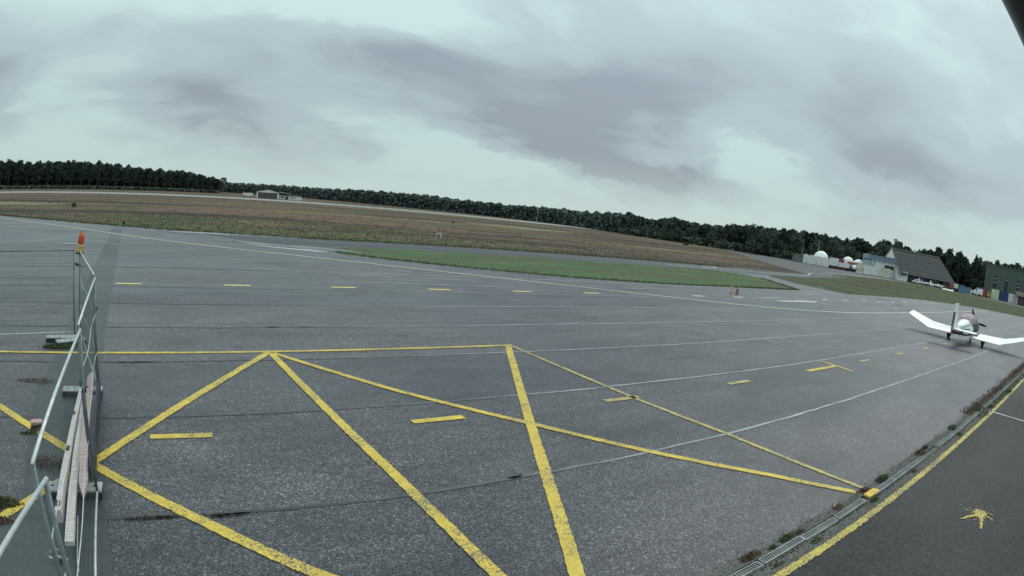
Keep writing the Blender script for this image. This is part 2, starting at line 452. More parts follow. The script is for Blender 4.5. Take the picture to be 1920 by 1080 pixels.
M_YELP = mat('machine_yellow', (0.52, 0.42, 0.09), 0.5, var=0.15)
M_DOME = mat('dome_white', (0.89, 0.9, 0.88), 0.5, var=0.05)
M_BROWNR = mat('brown_roof', (0.075, 0.062, 0.055), 0.8, var=0.2)
M_PURPLE = mat('purple_brown_door', (0.10, 0.06, 0.075), 0.7, var=0.2)
M_DOORS = mat('brown_hangar_door', (0.10, 0.095, 0.09), 0.7, var=0.15)
M_TEALR = mat('teal_roof', (0.14, 0.20, 0.20), 0.7, var=0.15)
M_GRAVEL = mat('gravel', (0.22, 0.205, 0.185), 0.9, var=0.5, scale=25)
M_DIRT = mat('gravelly_dirt', (0.12, 0.112, 0.098), 0.95, var=0.5, scale=12, bump=0.6)
M_STAIN = mat('rusty_dirt', (0.06, 0.046, 0.038), 0.95, var=0.4, scale=20)

def puddle_mat():
    a = TN('rain_water')
    a.b.inputs['Base Color'].default_value = (0.42, 0.43, 0.43, 1)  # pale base colour adds painted sky reflection to the water
    a.b.inputs['Roughness'].default_value = 0.06
    a.b.inputs['IOR'].default_value = 1.8
    a.b.inputs['Specular IOR Level'].default_value = 1.0
    return a.m
M_WATER = puddle_mat()
def damp_mat():
    a = TN('damp_asphalt')
    n = a.noise(6, (0.6, 1, 1), 5, 0.7)
    a.put(a.b, 'Base Color', a.ramp(n, [(0.3, (0.05, 0.054, 0.06)), (0.7, (0.075, 0.08, 0.088))]))
    a.b.inputs['Roughness'].default_value = 0.3
    return a.m
M_DAMP = damp_mat()

# ------------------------------------------------------------------ mesh helpers
class MB:
    def __init__(s):
        s.v = []; s.f = []; s.mi = []
    def add(s, vs, fs, k=0):
        o = len(s.v)
        s.v += [tuple(float(c) for c in p) for p in vs]
        s.f += [tuple(i + o for i in f) for f in fs]
        s.mi += [k] * len(fs)
    def box(s, c, d, rz=0.0, k=0, rx=0.0, ry=0.0):
        x, y, z = d[0] / 2, d[1] / 2, d[2] / 2
        pts = [Vector((a * x, b * y, e * z)) for e in (-1, 1) for a, b in ((-1, -1), (1, -1), (1, 1), (-1, 1))]
        m = Matrix.Rotation(rz, 3, 'Z') @ Matrix.Rotation(ry, 3, 'Y') @ Matrix.Rotation(rx, 3, 'X')
        s.add([(m @ p) + Vector(c) for p in pts], [(3, 2, 1, 0), (4, 5, 6, 7), (0, 1, 5, 4), (1, 2, 6, 5), (2, 3, 7, 6), (3, 0, 4, 7)], k)
        return s
    def tube(s, pts, r, n=8, k=0, cap=True):
        pts = [Vector(p) for p in pts]
        rs = r if isinstance(r, (list, tuple)) else [r] * len(pts)
        rings = []
        for i, p in enumerate(pts):
            t = (pts[min(i + 1, len(pts) - 1)] - pts[max(i - 1, 0)]).normalized()
            a = t.cross(Vector((0, 0, 1)))
            if a.length < 0.05: a = t.cross(Vector((1, 0, 0)))
            a.normalize(); b = t.cross(a)
            rings.append([p + (a * math.cos(j * 2 * math.pi / n) + b * math.sin(j * 2 * math.pi / n)) * rs[i] for j in range(n)])
        vs = [v for q in rings for v in q]
        fs = [(i * n + j, i * n + (j + 1) % n, (i + 1) * n + (j + 1) % n, (i + 1) * n + j) for i in range(len(pts) - 1) for j in range(n)]
        if cap:
            fs += [tuple(range(n))[::-1], tuple((len(pts) - 1) * n + j for j in range(n))]
        s.add(vs, fs, k)
        return s
    def loft(s, rings, k=0, cap=True):
        n = len(rings[0])
        vs = [v for q in rings for v in q]
        fs = [(i * n + j, i * n + (j + 1) % n, (i + 1) * n + (j + 1) % n, (i + 1) * n + j) for i in range(len(rings) - 1) for j in range(n)]
        if cap:
            fs += [tuple(range(n))[::-1], tuple((len(rings) - 1) * n + j for j in range(n))]
        s.add(vs, fs, k)
        return s
    def poly(s, pts, z, k=0):
        vs = [(p[0], p[1], z) for p in pts]
        tri = tessellate_polygon([[Vector(p) for p in vs]])
        area = sum(vs[i][0] * vs[(i + 1) % len(vs)][1] - vs[(i + 1) % len(vs)][0] * vs[i][1] for i in range(len(vs)))
        fs = []
        for t in tri:
            a, b, c = [Vector(vs[i]) for i in t]
            fs.append(tuple(t) if (b - a).cross(c - a).z > 0 else tuple(t)[::-1])
        s.add(vs, fs, k)
        return s
def obj(name, mb, mats, parent=None, world=False, smooth=False, loc=None):
    me = bpy.data.meshes.new(name)
    me.from_pydata(mb.v, [], mb.f)
    ms = mats if isinstance(mats, (list, tuple)) else [mats]
    for m in ms: me.materials.append(m)
    if len(ms) > 1: me.polygons.foreach_set('material_index', mb.mi)
    if smooth: me.polygons.foreach_set('use_smooth', [True] * len(me.polygons))
    me.update()
    o = bpy.data.objects.new(name, me)
    C.objects.link(o)
    if parent is not None:
        o.parent = parent
        if world:
            w = Vector(parent.location)
            if parent.parent is not None: w += Vector(parent.parent.location)
            o.location = -w
    if loc is not None: o.location = loc
    return o
def tag(o, label=None, cat=None, group=None, kind=None):
    if label: o['label'] = label
    if cat: o['category'] = cat
    if group: o['group'] = group
    if kind: o['kind'] = kind
    return o
def thing(name, label, cat, loc=(0, 0, 0), rz=0.0, group=None):
    o = bpy.data.objects.new(name, None)
    C.objects.link(o)
    o.empty_display_size = 0.3
    o.location = loc
    o.rotation_euler = (0, 0, rz)
    return tag(o, label, cat, group)
def copy_tree(o, parent=None):
    c = o.copy(); C.objects.link(c); c.parent = parent
    for ch in o.children:
        copy_tree(ch, c)
    return c
def densify(pts, step, jit, closed=True, r=random):
    out = []
    n = len(pts)
    for i in range(n if closed else n - 1):
        a, b = Vector(pts[i][:2]), Vector(pts[(i + 1) % n][:2])
        k = max(1, int((b - a).length / step))
        t = (b - a).normalized() if (b - a).length > 0 else Vector((1, 0))
        nn = Vector((-t.y, t.x))
        for j in range(k):
            out.append(tuple(a.lerp(b, j / k) + nn * r.uniform(-jit, jit)))
    if not closed: out.append(tuple(pts[-1][:2]))
    return out
def ribbon(mb, pts, w, z, step=0.5, jit=0.0, k=0, wv=None):
    """a flat strip along a polyline; width w (or list per point), edges roughened by jit"""
    P, W = [], []
    ws = w if isinstance(w, (list, tuple)) else [w] * len(pts)
    for i in range(len(pts) - 1):
        a, b = Vector(pts[i]), Vector(pts[i + 1])
        n = max(1, int((b - a).length / step))
        for j in range(n):
            P.append(a.lerp(b, j / n)); W.append(ws[i] + (ws[i + 1] - ws[i]) * j / n)
    P.append(Vector(pts[-1])); W.append(ws[-1])
    vs = []
    for i, p in enumerate(P):
        t = (P[min(i + 1, len(P) - 1)] - P[max(i - 1, 0)]).normalized()
        nn = Vector((-t.y, t.x))
        c = random.uniform(-jit, jit) * 0.5
        vs.append((*(p + nn * (W[i] / 2 + random.uniform(-jit, jit) + c)), z))
        vs.append((*(p - nn * (W[i] / 2 + random.uniform(-jit, jit) - c)), z))
    fs = [(2 * i, 2 * i + 1, 2 * i + 3, 2 * i + 2) for i in range(len(P) - 1)]
    mb.add(vs, fs, k)
    return mb
def smooth_poly(pts, n=4, closed=False):
    """Catmull-Rom through a polyline"""
    out = []
    m = len(pts)
    rngi = range(m if closed else m - 1)
    for i in rngi:
        g = (lambda q: pts[q % m]) if closed else (lambda q: pts[max(0, min(m - 1, q))])
        p0, p1, p2, p3 = [np.array(g(i + d), float) for d in (-1, 0, 1, 2)]
        for j in range(n):
            t = j / n
            out.append(tuple(0.5 * ((2 * p1) + (-p0 + p2) * t + (2 * p0 - 5 * p1 + 4 * p2 - p3) * t * t + (-p0 + 3 * p1 - 3 * p2 + p3) * t ** 3)))
    if not closed: out.append(tuple(pts[-1]))
    return out

# ------------------------------------------------------------------ SETTING: ground, pavements, water
mb = MB()
mb.add([(-9000, -3000, -0.035), (9000, -3000, -0.035), (9000, 9000, -0.035), (-9000, 9000, -0.035)], [(0, 1, 2, 3)])
tag(obj('ground', mb, M_GROUND), kind='structure')

def sheet(name, pts, z, m, step=1.5, jit=0.08, parent=None, sm=0, kind='structure'):
    if sm: pts = smooth_poly(pts, sm, True)
    b = MB().poly(densify(pts, step, jit), z)
    o = obj(name, b, m, parent)
    if kind: tag(o, kind=kind)
    return o
apron = sheet('apron', [(-80, 3.22), (5.4, 3.17), (16, 3.18), (50, 3.3), (114, 3.3), (108.4, 11.9), (99, 20.8), (85.4, 26.1), (72.7, 27.6), (60.4, 28.2), (60.2, 33), (66, 41.4), (66, 48.6), (41, 48.63), (30, 48.55), (20.7, 48.25),
      (12.6, 48.1), (6.5, 49.4), (0.7, 51.3), (-5.9, 55.7), (-12.6, 61.6), (-22, 70.5), (-35, 84), (-80, 130)], 0.0, M_APRON, 1.0, 0.05)
sheet('road', [(4.0, -14), (4.0, 2.66), (9.5, 2.66), (20, 2.63), (32, 2.62), (60, 2.62), (129, 2.65), (129, -14)], 0.0, M_ROAD, 0.3, 0.015)
sheet('gravel_strip', [(3.5, 2.55), (116, 2.5), (116, 3.45), (16, 3.3), (3.5, 3.3)], -0.004, M_DIRT, 1, 0.02)
sheet('yard', [(66, 48.6), (66, 41.4), (77, 42.8), (92, 46), (110, 50), (120.6, 58.5), (150, 62), (171, 60), (192, 47), (186, 21), (180, -20), (300, -20), (300, 110), (215, 110), (181, 104), (179, 112), (185, 127), (238, 189), (435, 372), (420, 388),
      (211, 172), (158, 114), (119.5, 79), (99.8, 59.5), (90.6, 49.6), (79, 48.2)], -0.002, M_YARD, 2, 0.12)
sheet('taxiway', [(10.2, 48.1), (20.7, 48.2), (30, 48.5), (41, 48.58), (66, 48.55), (79, 48.15), (90, 49.4), (86, 46), (77, 42.8), (65, 41.2), (57.8, 41.4), (45, 41.8), (32, 42.3), (24, 42.2), (18.7, 42.6), (13, 41.9), (10.9, 40.2), (7, 42.5), (4.5, 45.5), (3.0, 49)], 0.004, M_TAXI, 1, 0.08)
sheet('runway', [(-900, 223), (1200, 223), (1200, 266), (-900, 266)], -0.02, M_RUN, 60, 0.0)

grass_island = sheet('grass_island', [(10.6, 38.4), (11.2, 36.4), (12.9, 35.2), (15.5, 33.6), (17.6, 32.0), (20.5, 30.4), (24, 29.2), (28, 28.4), (32.2, 28.0), (41.3, 28.0), (50.9, 28.4), (51.6, 30.6), (56.6, 36.2), (57.8, 39.6), (55.4, 42.1),
      (45, 41.7), (35, 42.0), (32, 42.3), (24.4, 42.1), (18.7, 42.5), (13.4, 41.9), (11.2, 40.4)], 0.012, M_ISLAND, 0.3, 0.22)
sheet('grass_field', [(64.5, 40.6), (60.2, 34), (59.6, 28.7), (60, 27.4), (72.7, 26.9), (85, 25.5), (98.5, 20.1), (107.9, 11.8), (113, 4), (114, -40), (182, -40), (186, 21), (192, 47), (171, 60), (150, 62), (120.6, 59), (110, 50.5), (92, 46), (77.4, 42.8), (69, 40.6)], 0.012, M_FIELD, 1.0, 0.15)
ribbon(pb := MB(), smooth_poly([(118, 59.9), (134.5, 60.3), (152, 61.5), (171, 60.5), (184, 53), (191, 44), (190, 21), (186, -20)], 4), 1.3, 0.02, 2, 0.05)
tag(obj('path', pb, M_CONC), kind='structure')
sheet('green_patch', [(-11, 77.5), (-6, 75.5), (-1, 75), (5, 73.5), (8.5, 72), (6, 69.5), (0, 68.2), (-6, 70), (-9, 73)], -0.022, M_GREEN, 1, 0.4)
sheet('heather_patch', [(-4, 90), (10, 86), (28, 80), (42, 76), (50, 80), (44, 92), (30, 104), (10, 110), (-6, 104)], -0.026, M_PINK, 2, 1.2)
sheet('heather_patch', [(-52, 118), (-40, 108), (-24, 104), (-20, 112), (-34, 122), (-50, 130)], -0.027, M_STRAW, 2, 0.9)
sheet('straw_patch', [(66, 126), (72, 122), (82, 118), (98, 126), (112, 132), (99, 136), (90, 139), (78, 134)], -0.022, M_STRAW, 2, 0.5)
# heath closes in again on the far side of the yard road
sheet('heath_wedge', [(68, 49.8), (90.6, 50.0), (99, 59.8), (104, 65), (92, 66), (76, 58)], -0.018, M_GROUND, 1, 0.2)

# resurfaced strip under the fence
tag(obj('asphalt_strip', MB().poly(densify([(-0.70, 2.5), (-0.75, 4), (-0.82, 5.37), (-0.92, 6.85), (-1.2, 9.8), (-1.48, 13), (-1.8, 17.7), (-2.4, 27), (-3.2, 39.3), (-4.0, 50.8), (-4.05, 54.0), (-4.95, 54.8), (-4.9, 50.6), (-4.16, 39.1),
      (-3.56, 28.5), (-2.95, 18), (-2.84, 16.4), (-2.65, 12.2), (-2.7, 10.7), (-2.36, 8.4), (-2.17, 6.8), (-2.33, 5.9), (-2.6, 4), (-3.4, 2.5)], 0.25, 0.035), 0.004), M_PATCH), kind='structure')

# ---- paint and joints belong to the apron
def strip(name, pts, w, m, z=0.008, step=0.4, jit=0.0, label=None):
    o = obj(name, ribbon(MB(), pts, w, z, step, jit), m, apron)
    if label: o['label'] = label
    return o
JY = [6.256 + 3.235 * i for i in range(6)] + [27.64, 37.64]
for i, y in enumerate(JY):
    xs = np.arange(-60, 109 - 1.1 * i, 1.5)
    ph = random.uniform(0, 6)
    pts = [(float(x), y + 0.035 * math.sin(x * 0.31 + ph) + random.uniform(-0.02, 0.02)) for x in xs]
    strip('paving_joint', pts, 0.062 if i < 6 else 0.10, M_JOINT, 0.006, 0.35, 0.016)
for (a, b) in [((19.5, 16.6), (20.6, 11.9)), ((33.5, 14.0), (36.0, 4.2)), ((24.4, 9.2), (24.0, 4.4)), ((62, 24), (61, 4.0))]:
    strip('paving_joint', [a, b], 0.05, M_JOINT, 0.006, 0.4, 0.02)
strip('yellow_line', [(-6.5, 13.35), (-4.2, 13.4), (-0.8, 13.43), (2.45, 13.43), (5.5, 13.44), (9.12, 13.43)], 0.14, M_YEL, 0.010, 0.06, 0.007)
strip('yellow_line', [(2.42, 13.36), (0.24, 10.04), (-1.22, 7.75), (-2.4, 6.2), (-3.2, 5.1)], 0.165, M_YEL, 0.011, 0.06, 0.007)
strip('yellow_line', [(-4.6, 11.1), (-3.28, 9.94), (-1.64, 8.24), (-1.18, 7.73), (0.31, 6.12), (1.33, 4.88), (2.6, 3.5)], 0.165, M_YEL, 0.010, 0.06, 0.007)
strip('yellow_line', [(2.47, 13.3), (2.78, 9.49), (2.97, 6.96), (3.04, 5.3), (3.07, 3.6)], 0.16, M_YEL, 0.012, 0.06, 0.007)
strip('yellow_line', [(2.52, 13.32), (4.45, 10.25), (6.15, 7.9), (7.25, 6.24), (8.44, 4.55), (9.2, 3.2)], 0.15, M_YEL, 0.011, 0.06, 0.007)
strip('yellow_line', [(8.93, 13.36), (6.1, 8.16), (5.09, 6.28), (4.39, 4.96), (3.7, 3.7)], 0.18, M_YEL, 0.012, 0.06, 0.007)
strip('yellow_line', [(9.05, 13.4), (9.21, 8.63), (9.42, 6.16), (9.45, 4.51), (9.5, 3.2)], 0.125, M_YELW, 0.010, 0.06, 0.010)
strip('edge_line', [(4.0, 2.63), (8, 2.61), (14.7, 2.60), (21, 2.57), (32, 2.55), (60, 2.55), (112, 2.6)], 0.12, M_YELE, 0.010, 0.05, 0.010)
strip('white_line', [(19.38, 2.8), (19.47, 1.6), (19.5, -6)], 0.10, M_WHITE, 0.012, 0.4, 0.005)
for n in range(0, 22):
    x0 = -0.32 + 4.349 * n
    if n == 4:
        strip('dash_mark', [(17.1, 8.69), (19.3, 8.69)], 0.19, M_YEL, 0.010)
        strip('dash_mark', [(19.35, 9.35), (19.15, 7.95)], 0.13, M_YEL, 0.0125, label='crossbar of the T shaped yellow mark')
    elif x0 > 70: continue
    else:
        strip('dash_mark', [(x0, 8.68), (x0 + 1.0, 8.68)], 0.17, M_YEL if n < 2 else M_YELW, 0.010, 0.2, 0.006)
for n in range(0, 22):
    x0 = -2.03 + 4.349 * n
    if n in (6, 9, 10): continue
    strip('dash_mark', [(x0, 23.08), (x0 + 1.05, 23.08)], 0.25, M_FARY if n < 6 else M_PALE, 0.010, 0.3, 0.006)
curve = smooth_poly([(-34, 82), (-20.6, 66.2), (-7.23, 50.1), (-1.73, 43.2), (3.99, 37.6), (7.83, 34.6), (11.76, 31.7), (15.79, 28.8), (19.96, 26.0), (25.52, 22.4), (29.8, 20.1), (34, 18.6), (40.2, 17.6), (52, 17.3), (71, 17.3), (100, 17.6)], 5)
strip('guide_line', curve, 0.17, M_PALE, 0.014, 0.6, 0.008)
strip('guide_line', smooth_poly([(50, 44.8), (56, 44.9), (60, 45.8), (61.5, 47.4), (60, 48.0)], 6), 0.22, M_WHITE, 0.016, 0.5)
strip('guide_line', smooth_poly([(55, 44.8), (66, 44.6), (78, 45.6), (88, 47.6), (93, 50.5)], 4), 0.2, M_WHITE, 0.016, 0.6)
strip('guide_line', [(4, 47.8), (13, 45.4), (30, 45.3), (55, 45.0)], 0.15, M_GHOST, 0.016, 0.6)
strip('guide_line', [(92, 50), (100, 53.5), (112, 55), (118, 54)], 0.25, M_WHITE, 0.016, 1)
for pts in ([(8.2, 27.0), (14.2, 26.3)], [(8.6, 24.7), (16.0, 24.25)], [(3, 40.5), (11, 37.3)], [(9, 30.1), (13, 28.7)], [(-12, 46), (-3, 38)], [(26, 26.4), (34, 24.5)]):
    strip('ghost_line', pts, 0.13, M_GHOST, 0.009, 0.5, 0.01)
# splash of yellow paint on the road
def blob(cx, cy, rx, ry, n=16, jit=0.25, z=0.012):
    return [(cx + rx * math.cos(t) * (1 + random.uniform(-jit, jit)), cy + ry * math.sin(t) * (1 + random.uniform(-jit, jit))) for t in [2 * math.pi * i / n for i in range(n)]]
sp = MB().poly(blob(10.38, 0.98, 0.20, 0.13, 22, .28), 0.012)
for a, b, w in (((10.35, 1.0), (9.80, 1.26), 0.09), ((10.3, 0.92), (9.70, 0.80), 0.08), ((10.4, 1.0), (10.33, 1.32), 0.04), ((10.42, 0.95), (10.28, 0.66), 0.05)):
    ribbon(sp, [a, b], [w, w * 0.4], 0.0125, 0.06, 0.012)
for _ in range(70):
    qx, qy = random.gauss(10.3, .22), random.gauss(1.0, .15)
    sp.poly(blob(qx, qy, random.uniform(.008, .03), random.uniform(.006, .018), 6, .3), 0.0122)
obj('paint_splash', sp, M_YELE, apron)['label'] = 'star shaped splash of yellow paint on the dark road'
# rusty dirt and open cracks along the near joints
for (x, y, rx, ry) in [(-0.45, 6.27, 0.22, 0.07), (-0.15, 6.28, 0.16, 0.05), (0.52, 6.25, 0.16, 0.06), (0.75, 6.26, 0.14, 0.03), (-0.9, 12.68, 0.32, 0.05), (-0.5, 12.7, 0.22, 0.04), (4.55, 6.27, 0.10, 0.03), (3.0, 15.95, 0.16, 0.05), (3.9, 15.97, 0.2, 0.05), (-2.55, 11.3, 0.2, 0.3)]:
    st_ = MB()
    for _ in range(110):
        qx, qy = x + random.gauss(0, rx * .55), y + random.gauss(0, ry * .35)
        st_.poly(blob(qx, qy, random.uniform(.006, .022), random.uniform(.004, .012), 6, .3), 0.0135)
    obj('dirt_stain', st_, M_STAIN, apron)
# puddles and damp places
def puddle(cx, cy, rx, ry, rz=0.0):
    pts = []
    ph = [random.uniform(0, 6.28) for _ in range(4)]
    for i in range(46):
        t = 2 * math.pi * i / 46
        k = 1 + 0.22 * math.sin(2 * t + ph[0]) + 0.16 * math.sin(3 * t + ph[1]) + 0.10 * math.sin(5 * t + ph[2]) + 0.06 * math.sin(9 * t + ph[3])
        x, y = rx * k * math.cos(t), ry * k * math.sin(t)
        pts.append((cx + x * math.cos(rz) - y * math.sin(rz), cy + x * math.sin(rz) + y * math.cos(rz)))
    return pts
for (cx, cy, rx, ry, rz) in [(3.2, 49.3, 2.6, 0.42, -0.28), (8.3, 38.6, 2.5, 0.45, -0.62), (6.3, 41.2, 0.9, 0.2, -0.6), (39.6, 21.8, 2.7, 0.42, 0.02), (37.0, 23.0, 1.8, 0.14, 0.1), (52, 18.7, 2.6, 0.16, 0.0), (56.5, 18.75, 1.5, 0.42, 0), (61.5, 31.5, 1.6, 0.35, 0.5),
                             (26, 25.2, 1.2, 0.08, 0), (22.6, 25.3, 1.0, 0.07, -0.4), (60, 21, 1.6, 0.12, 0), (48, 25.4, 1.5, 0.12, 0), (63, 24.2, 2.0, 0.15, 0), (0.6, 45.2, 1.0, 0.12, -0.5), (-6.4, 38, 0.9, 0.12, 0.0)]:
    tag(obj('puddle', MB().poly(puddle(cx, cy, rx, ry, rz), 0.0185), M_WATER), kind='structure')
for (cx, cy, rx, ry, rz) in [(4.6, 49.0, 5.5, 0.9, -0.12), (8.9, 40.3, 4.2, 1.2, -0.6)]:
    tag(obj('damp_patch', MB().poly(puddle(cx, cy, rx, ry, rz), 0.0165), M_DAMP), kind='structure')

# ------------------------------------------------------------------ woods
def leaf_cloud(mb, centres, n_per, size, rnd, flat=0.75):
    """many small leaf-clump faces spread through ellipsoid clusters"""
    for (cx, cy, cz, r) in centres:
        for _ in range(n_per):
            while True:
                p = rnd.uniform(-1, 1, 3)
                q = float(p @ p)
                if q < 1: break
            p = p / max(math.sqrt(q), 1e-3) * (0.45 + 0.6 * rnd.random())
            c = np.array([cx, cy, cz]) + p * r * np.array([1, 1, flat])
            a = rnd.normal(size=3); a /= np.linalg.norm(a)
            b = np.cross(a, rnd.normal(size=3)); b /= np.linalg.norm(b) + 1e-9
            s = size * (0.6 + 0.8 * rnd.random())
            o = len(mb.v)
            mb.v += [tuple(c + a * s), tuple(c + b * s * 0.8), tuple(c - a * s * 0.9), tuple(c - b * s * 0.8)]
            mb.f.append((o, o + 1, o + 2, o + 3)); mb.mi.append(0)
def tree_proto(kind, k):
    rnd = np.random.default_rng(100 + k * 7 + hash(kind) % 1 + len(kind))
    trunk, crown = MB(), MB()
    lean = rnd.uniform(-0.03, 0.03, 2)
    top = 0.86
    pts = [(lean[0] * h + rnd.uniform(-.006, .006), lean[1] * h, h) for h in (0, .3, .55, top)]
    trunk.tube(pts, [0.020, 0.015, 0.011, 0.004], 6)
    cs = []
    if kind == 'pine':                 # maritime pine: bare stem, broken rounded crown
        n = 11
        for i in range(n):
            t = i / (n - 1)
            h = 0.50 + 0.42 * t + rnd.uniform(-.03, .03)
            rad = (0.17 if t < 0.6 else 0.11) * rnd.uniform(0.5, 1.0) * (1.0 - 0.5 * max(0, t - 0.6))
            a = rnd.uniform(0, 6.28)
            cs.append((rad * math.cos(a), rad * math.sin(a), h, rnd.uniform(.075, .12)))
            if i % 2 == 0:
                trunk.tube([(lean[0] * h * .8, lean[1] * h * .8, h - .07), (rad * .9 * math.cos(a), rad * .9 * math.sin(a), h)], [0.006, 0.002], 4)
        leaf_cloud(crown, cs, 60, 0.024, rnd)
    elif kind == 'oak':                # low round broadleaf
        n = 12
        for i in range(n):
            a = rnd.uniform(0, 6.28); rr = rnd.uniform(0.05, .3)
            cs.append((rr * math.cos(a), rr * math.sin(a), rnd.uniform(.28, .84) - rr * .35, rnd.uniform(.12, .19)))
        leaf_cloud(crown, cs, 60, 0.034, rnd, 0.85)
    elif kind == 'dense':              # pine of a closed stand: crown down to a third of the height
        n = 13
        for i in range(n):
            t = i / (n - 1)
            h = 0.34 + 0.58 * t
            rad = 0.13 * rnd.uniform(0.2, 1.0) * (1.05 - 0.6 * t)
            a = rnd.uniform(0, 6.28)
            cs.append((rad * math.cos(a), rad * math.sin(a), h + rnd.uniform(-.03, .03), rnd.uniform(.07, .115)))
        leaf_cloud(crown, cs, 55, 0.022, rnd)
    return trunk, crown
PROTO = {}
for kind, cnt in (('pine', 5), ('oak', 3), ('dense', 5)):
    for k in range(cnt):
        t, c = tree_proto(kind, k)
        res = []
        for nm, b, m in (('trunk', t, M_BARK), ('crown', c, M_PINE2 if kind == 'oak' else M_PINE)):
            me = bpy.data.meshes.new(nm)
            me.from_pydata(b.v, [], b.f); me.materials.append(m); me.update()
            res.append(me)
        PROTO[kind, k] = res
def tree(x, y, h, kind, k, name, label, group, wide=1.0):
    root = thing(name, label, 'tree', (x, y, -0.05), random.uniform(0, 6.28), group)
    root.scale = (h * wide, h * wide, h)
    for nm, me in zip(('trunk', 'crown'), PROTO[kind, k % (3 if kind == 'oak' else 5)]):
        o = bpy.data.objects.new(nm, me); C.objects.link(o); o.parent = root
    return root
def interp(tab, a):
    for (a0, d0, h0), (a1, d1, h1) in zip(tab, tab[1:]):
        if a0 <= a <= a1:
            t = (a - a0) / (a1 - a0)
            return d0 + (d1 - d0) * t, h0 + (h1 - h0) * t
    return None
WL = [(-40, 360, 21), (-30.32, 370, 20.6), (-17.77, 380, 17.6), (-13.88, 383, 16.2), (-11.49, 385, 17.5), (-6.55, 390, 16.8), (-4.01, 395, 15.2), (-1.19, 400, 13.9), (1.41, 405, 14.0), (2.85, 410, 11.8), (4.04, 415, 11.0), (4.7, 420, 9.5)]
WM = [(3.5, 560, 8.2), (8.19, 540, 8.6), (12.26, 500, 8.6), (14.3, 460, 8.0), (18.5, 420, 9.0), (20.55, 410, 8.8), (24.82, 390, 9.0), (27.55, 380, 8.0), (32.32, 370, 7.8), (36.1, 350, 8.6), (37.27, 340, 8.5), (39.85, 320, 8.2), (44.55, 270, 9.4)]
WR = [(42.5, 285, 8.6), (44.55, 262, 9.6), (46.22, 256, 8.2), (47.8, 250, 10.2), (51.05, 240, 9.0), (54.23, 232, 10.2), (55.58, 230, 11.2), (58.29, 228, 11.4), (60.85, 226, 12.2), (62.78, 228, 11.8), (64.73, 235, 11.6), (66.42, 240, 13.2), (67.3, 242, 11.2), (68.5, 244, 14.4), (70.64, 246, 14.2),
      (71.55, 248, 11.6), (72.3, 250, 13.4), (73.4, 250, 14.8), (74.43, 250, 14.9), (75.75, 252, 15.4), (76.76, 255, 15.2), (77.35, 255, 11.5), (78.0, 258, 14.2), (78.5, 260, 11.8), (79.31, 262, 15.3), (80.92, 265, 15.2), (82.2, 268, 15.5), (86, 270, 16), (92, 272, 16)]
ONES = 'first second third fourth fifth sixth seventh eighth ninth tenth eleventh twelfth thirteenth fourteenth fifteenth sixteenth seventeenth eighteenth nineteenth'.split()
def ordinal(i):
    n = i + 1
    if n < 20: return ONES[n - 1]
    t = {2: 'twent', 3: 'thirt', 4: 'fort', 5: 'fift'}[n // 10]
    return t + 'ieth' if n % 10 == 0 else t + 'y ' + ONES[n % 10 - 1]
def plant_row(tab, a0, a1, step_m, depth, kinds, name, label, group, wide=1.0, hvar=0.09, rnd=random.Random(3)):
    a = a0
    made = []
    while a < a1:
        q = interp(tab, a)
        if q is None: break
        D, H = q
        DD = D + depth + rnd.uniform(-3, 3)
        kind = rnd.choice(kinds)
        hh = H * (1 + depth / D) * rnd.uniform(1 - hvar * 1.6, 1 + hvar * 0.5)
        made.append(tree(DD * math.sin(R(a)), DD * math.cos(R(a)), hh, kind, rnd.randrange(5), name, label, group, wide * rnd.uniform(0.85, 1.2)))
        a += math.degrees(step_m / D) * rnd.uniform(0.7, 1.3)
    if 'front' in group or 'second' in group or 'deeper' in group:
        for i, o in enumerate(reversed(made)):
            o['label'] = ordinal(i) + ' from the right in the ' + ('front' if 'front' in group else 'back') + {'pine_tree': ' row of pines ', 'round_tree': ' row of rounded trees '}[name] + ('left of the far hangar' if 'left' in group else 'behind the white domes' if 'domes' in group else 'behind the grey hangar')
plant_row(WL, -24, 4.7, 5.4, 0, ['dense'], 'pine_tree', 'tall dark pine in the front row of the left wood beyond the runway', 'front row pines of the left wood', 1.15)
plant_row(WL, -24, 4.7, 6.0, 12, ['dense', 'pine'], 'pine_tree', 'tall dark pine standing behind the front row of the left wood', 'second row pines of the left wood', 1.2)
plant_row(WR, 44.6, 67, 5.6, 0, ['oak', 'oak', 'pine'], 'round_tree', 'dark rounded tree at the edge of the wood behind the white domes', 'front trees of the wood behind the domes', 0.95, 0.12)
plant_row(WR, 44.6, 67, 6.0, 12, ['pine', 'oak'], 'round_tree', 'dark tree standing deeper in the wood behind the white domes', 'deeper trees of the wood behind the domes', 0.85, 0.08)
plant_row(WR, 67, 86, 4.4, 2, ['pine', 'dense', 'oak'], 'pine_tree', 'tall pine in the wood behind the large grey roofed hangar', 'front pines behind the grey roofed hangar', 0.95, 0.10)
plant_row(WR, 67, 86, 5.0, 13, ['pine', 'dense'], 'pine_tree', 'tall pine standing deeper in the wood behind the grey roofed hangar', 'deeper pines behind the grey roofed hangar', 0.95, 0.06)
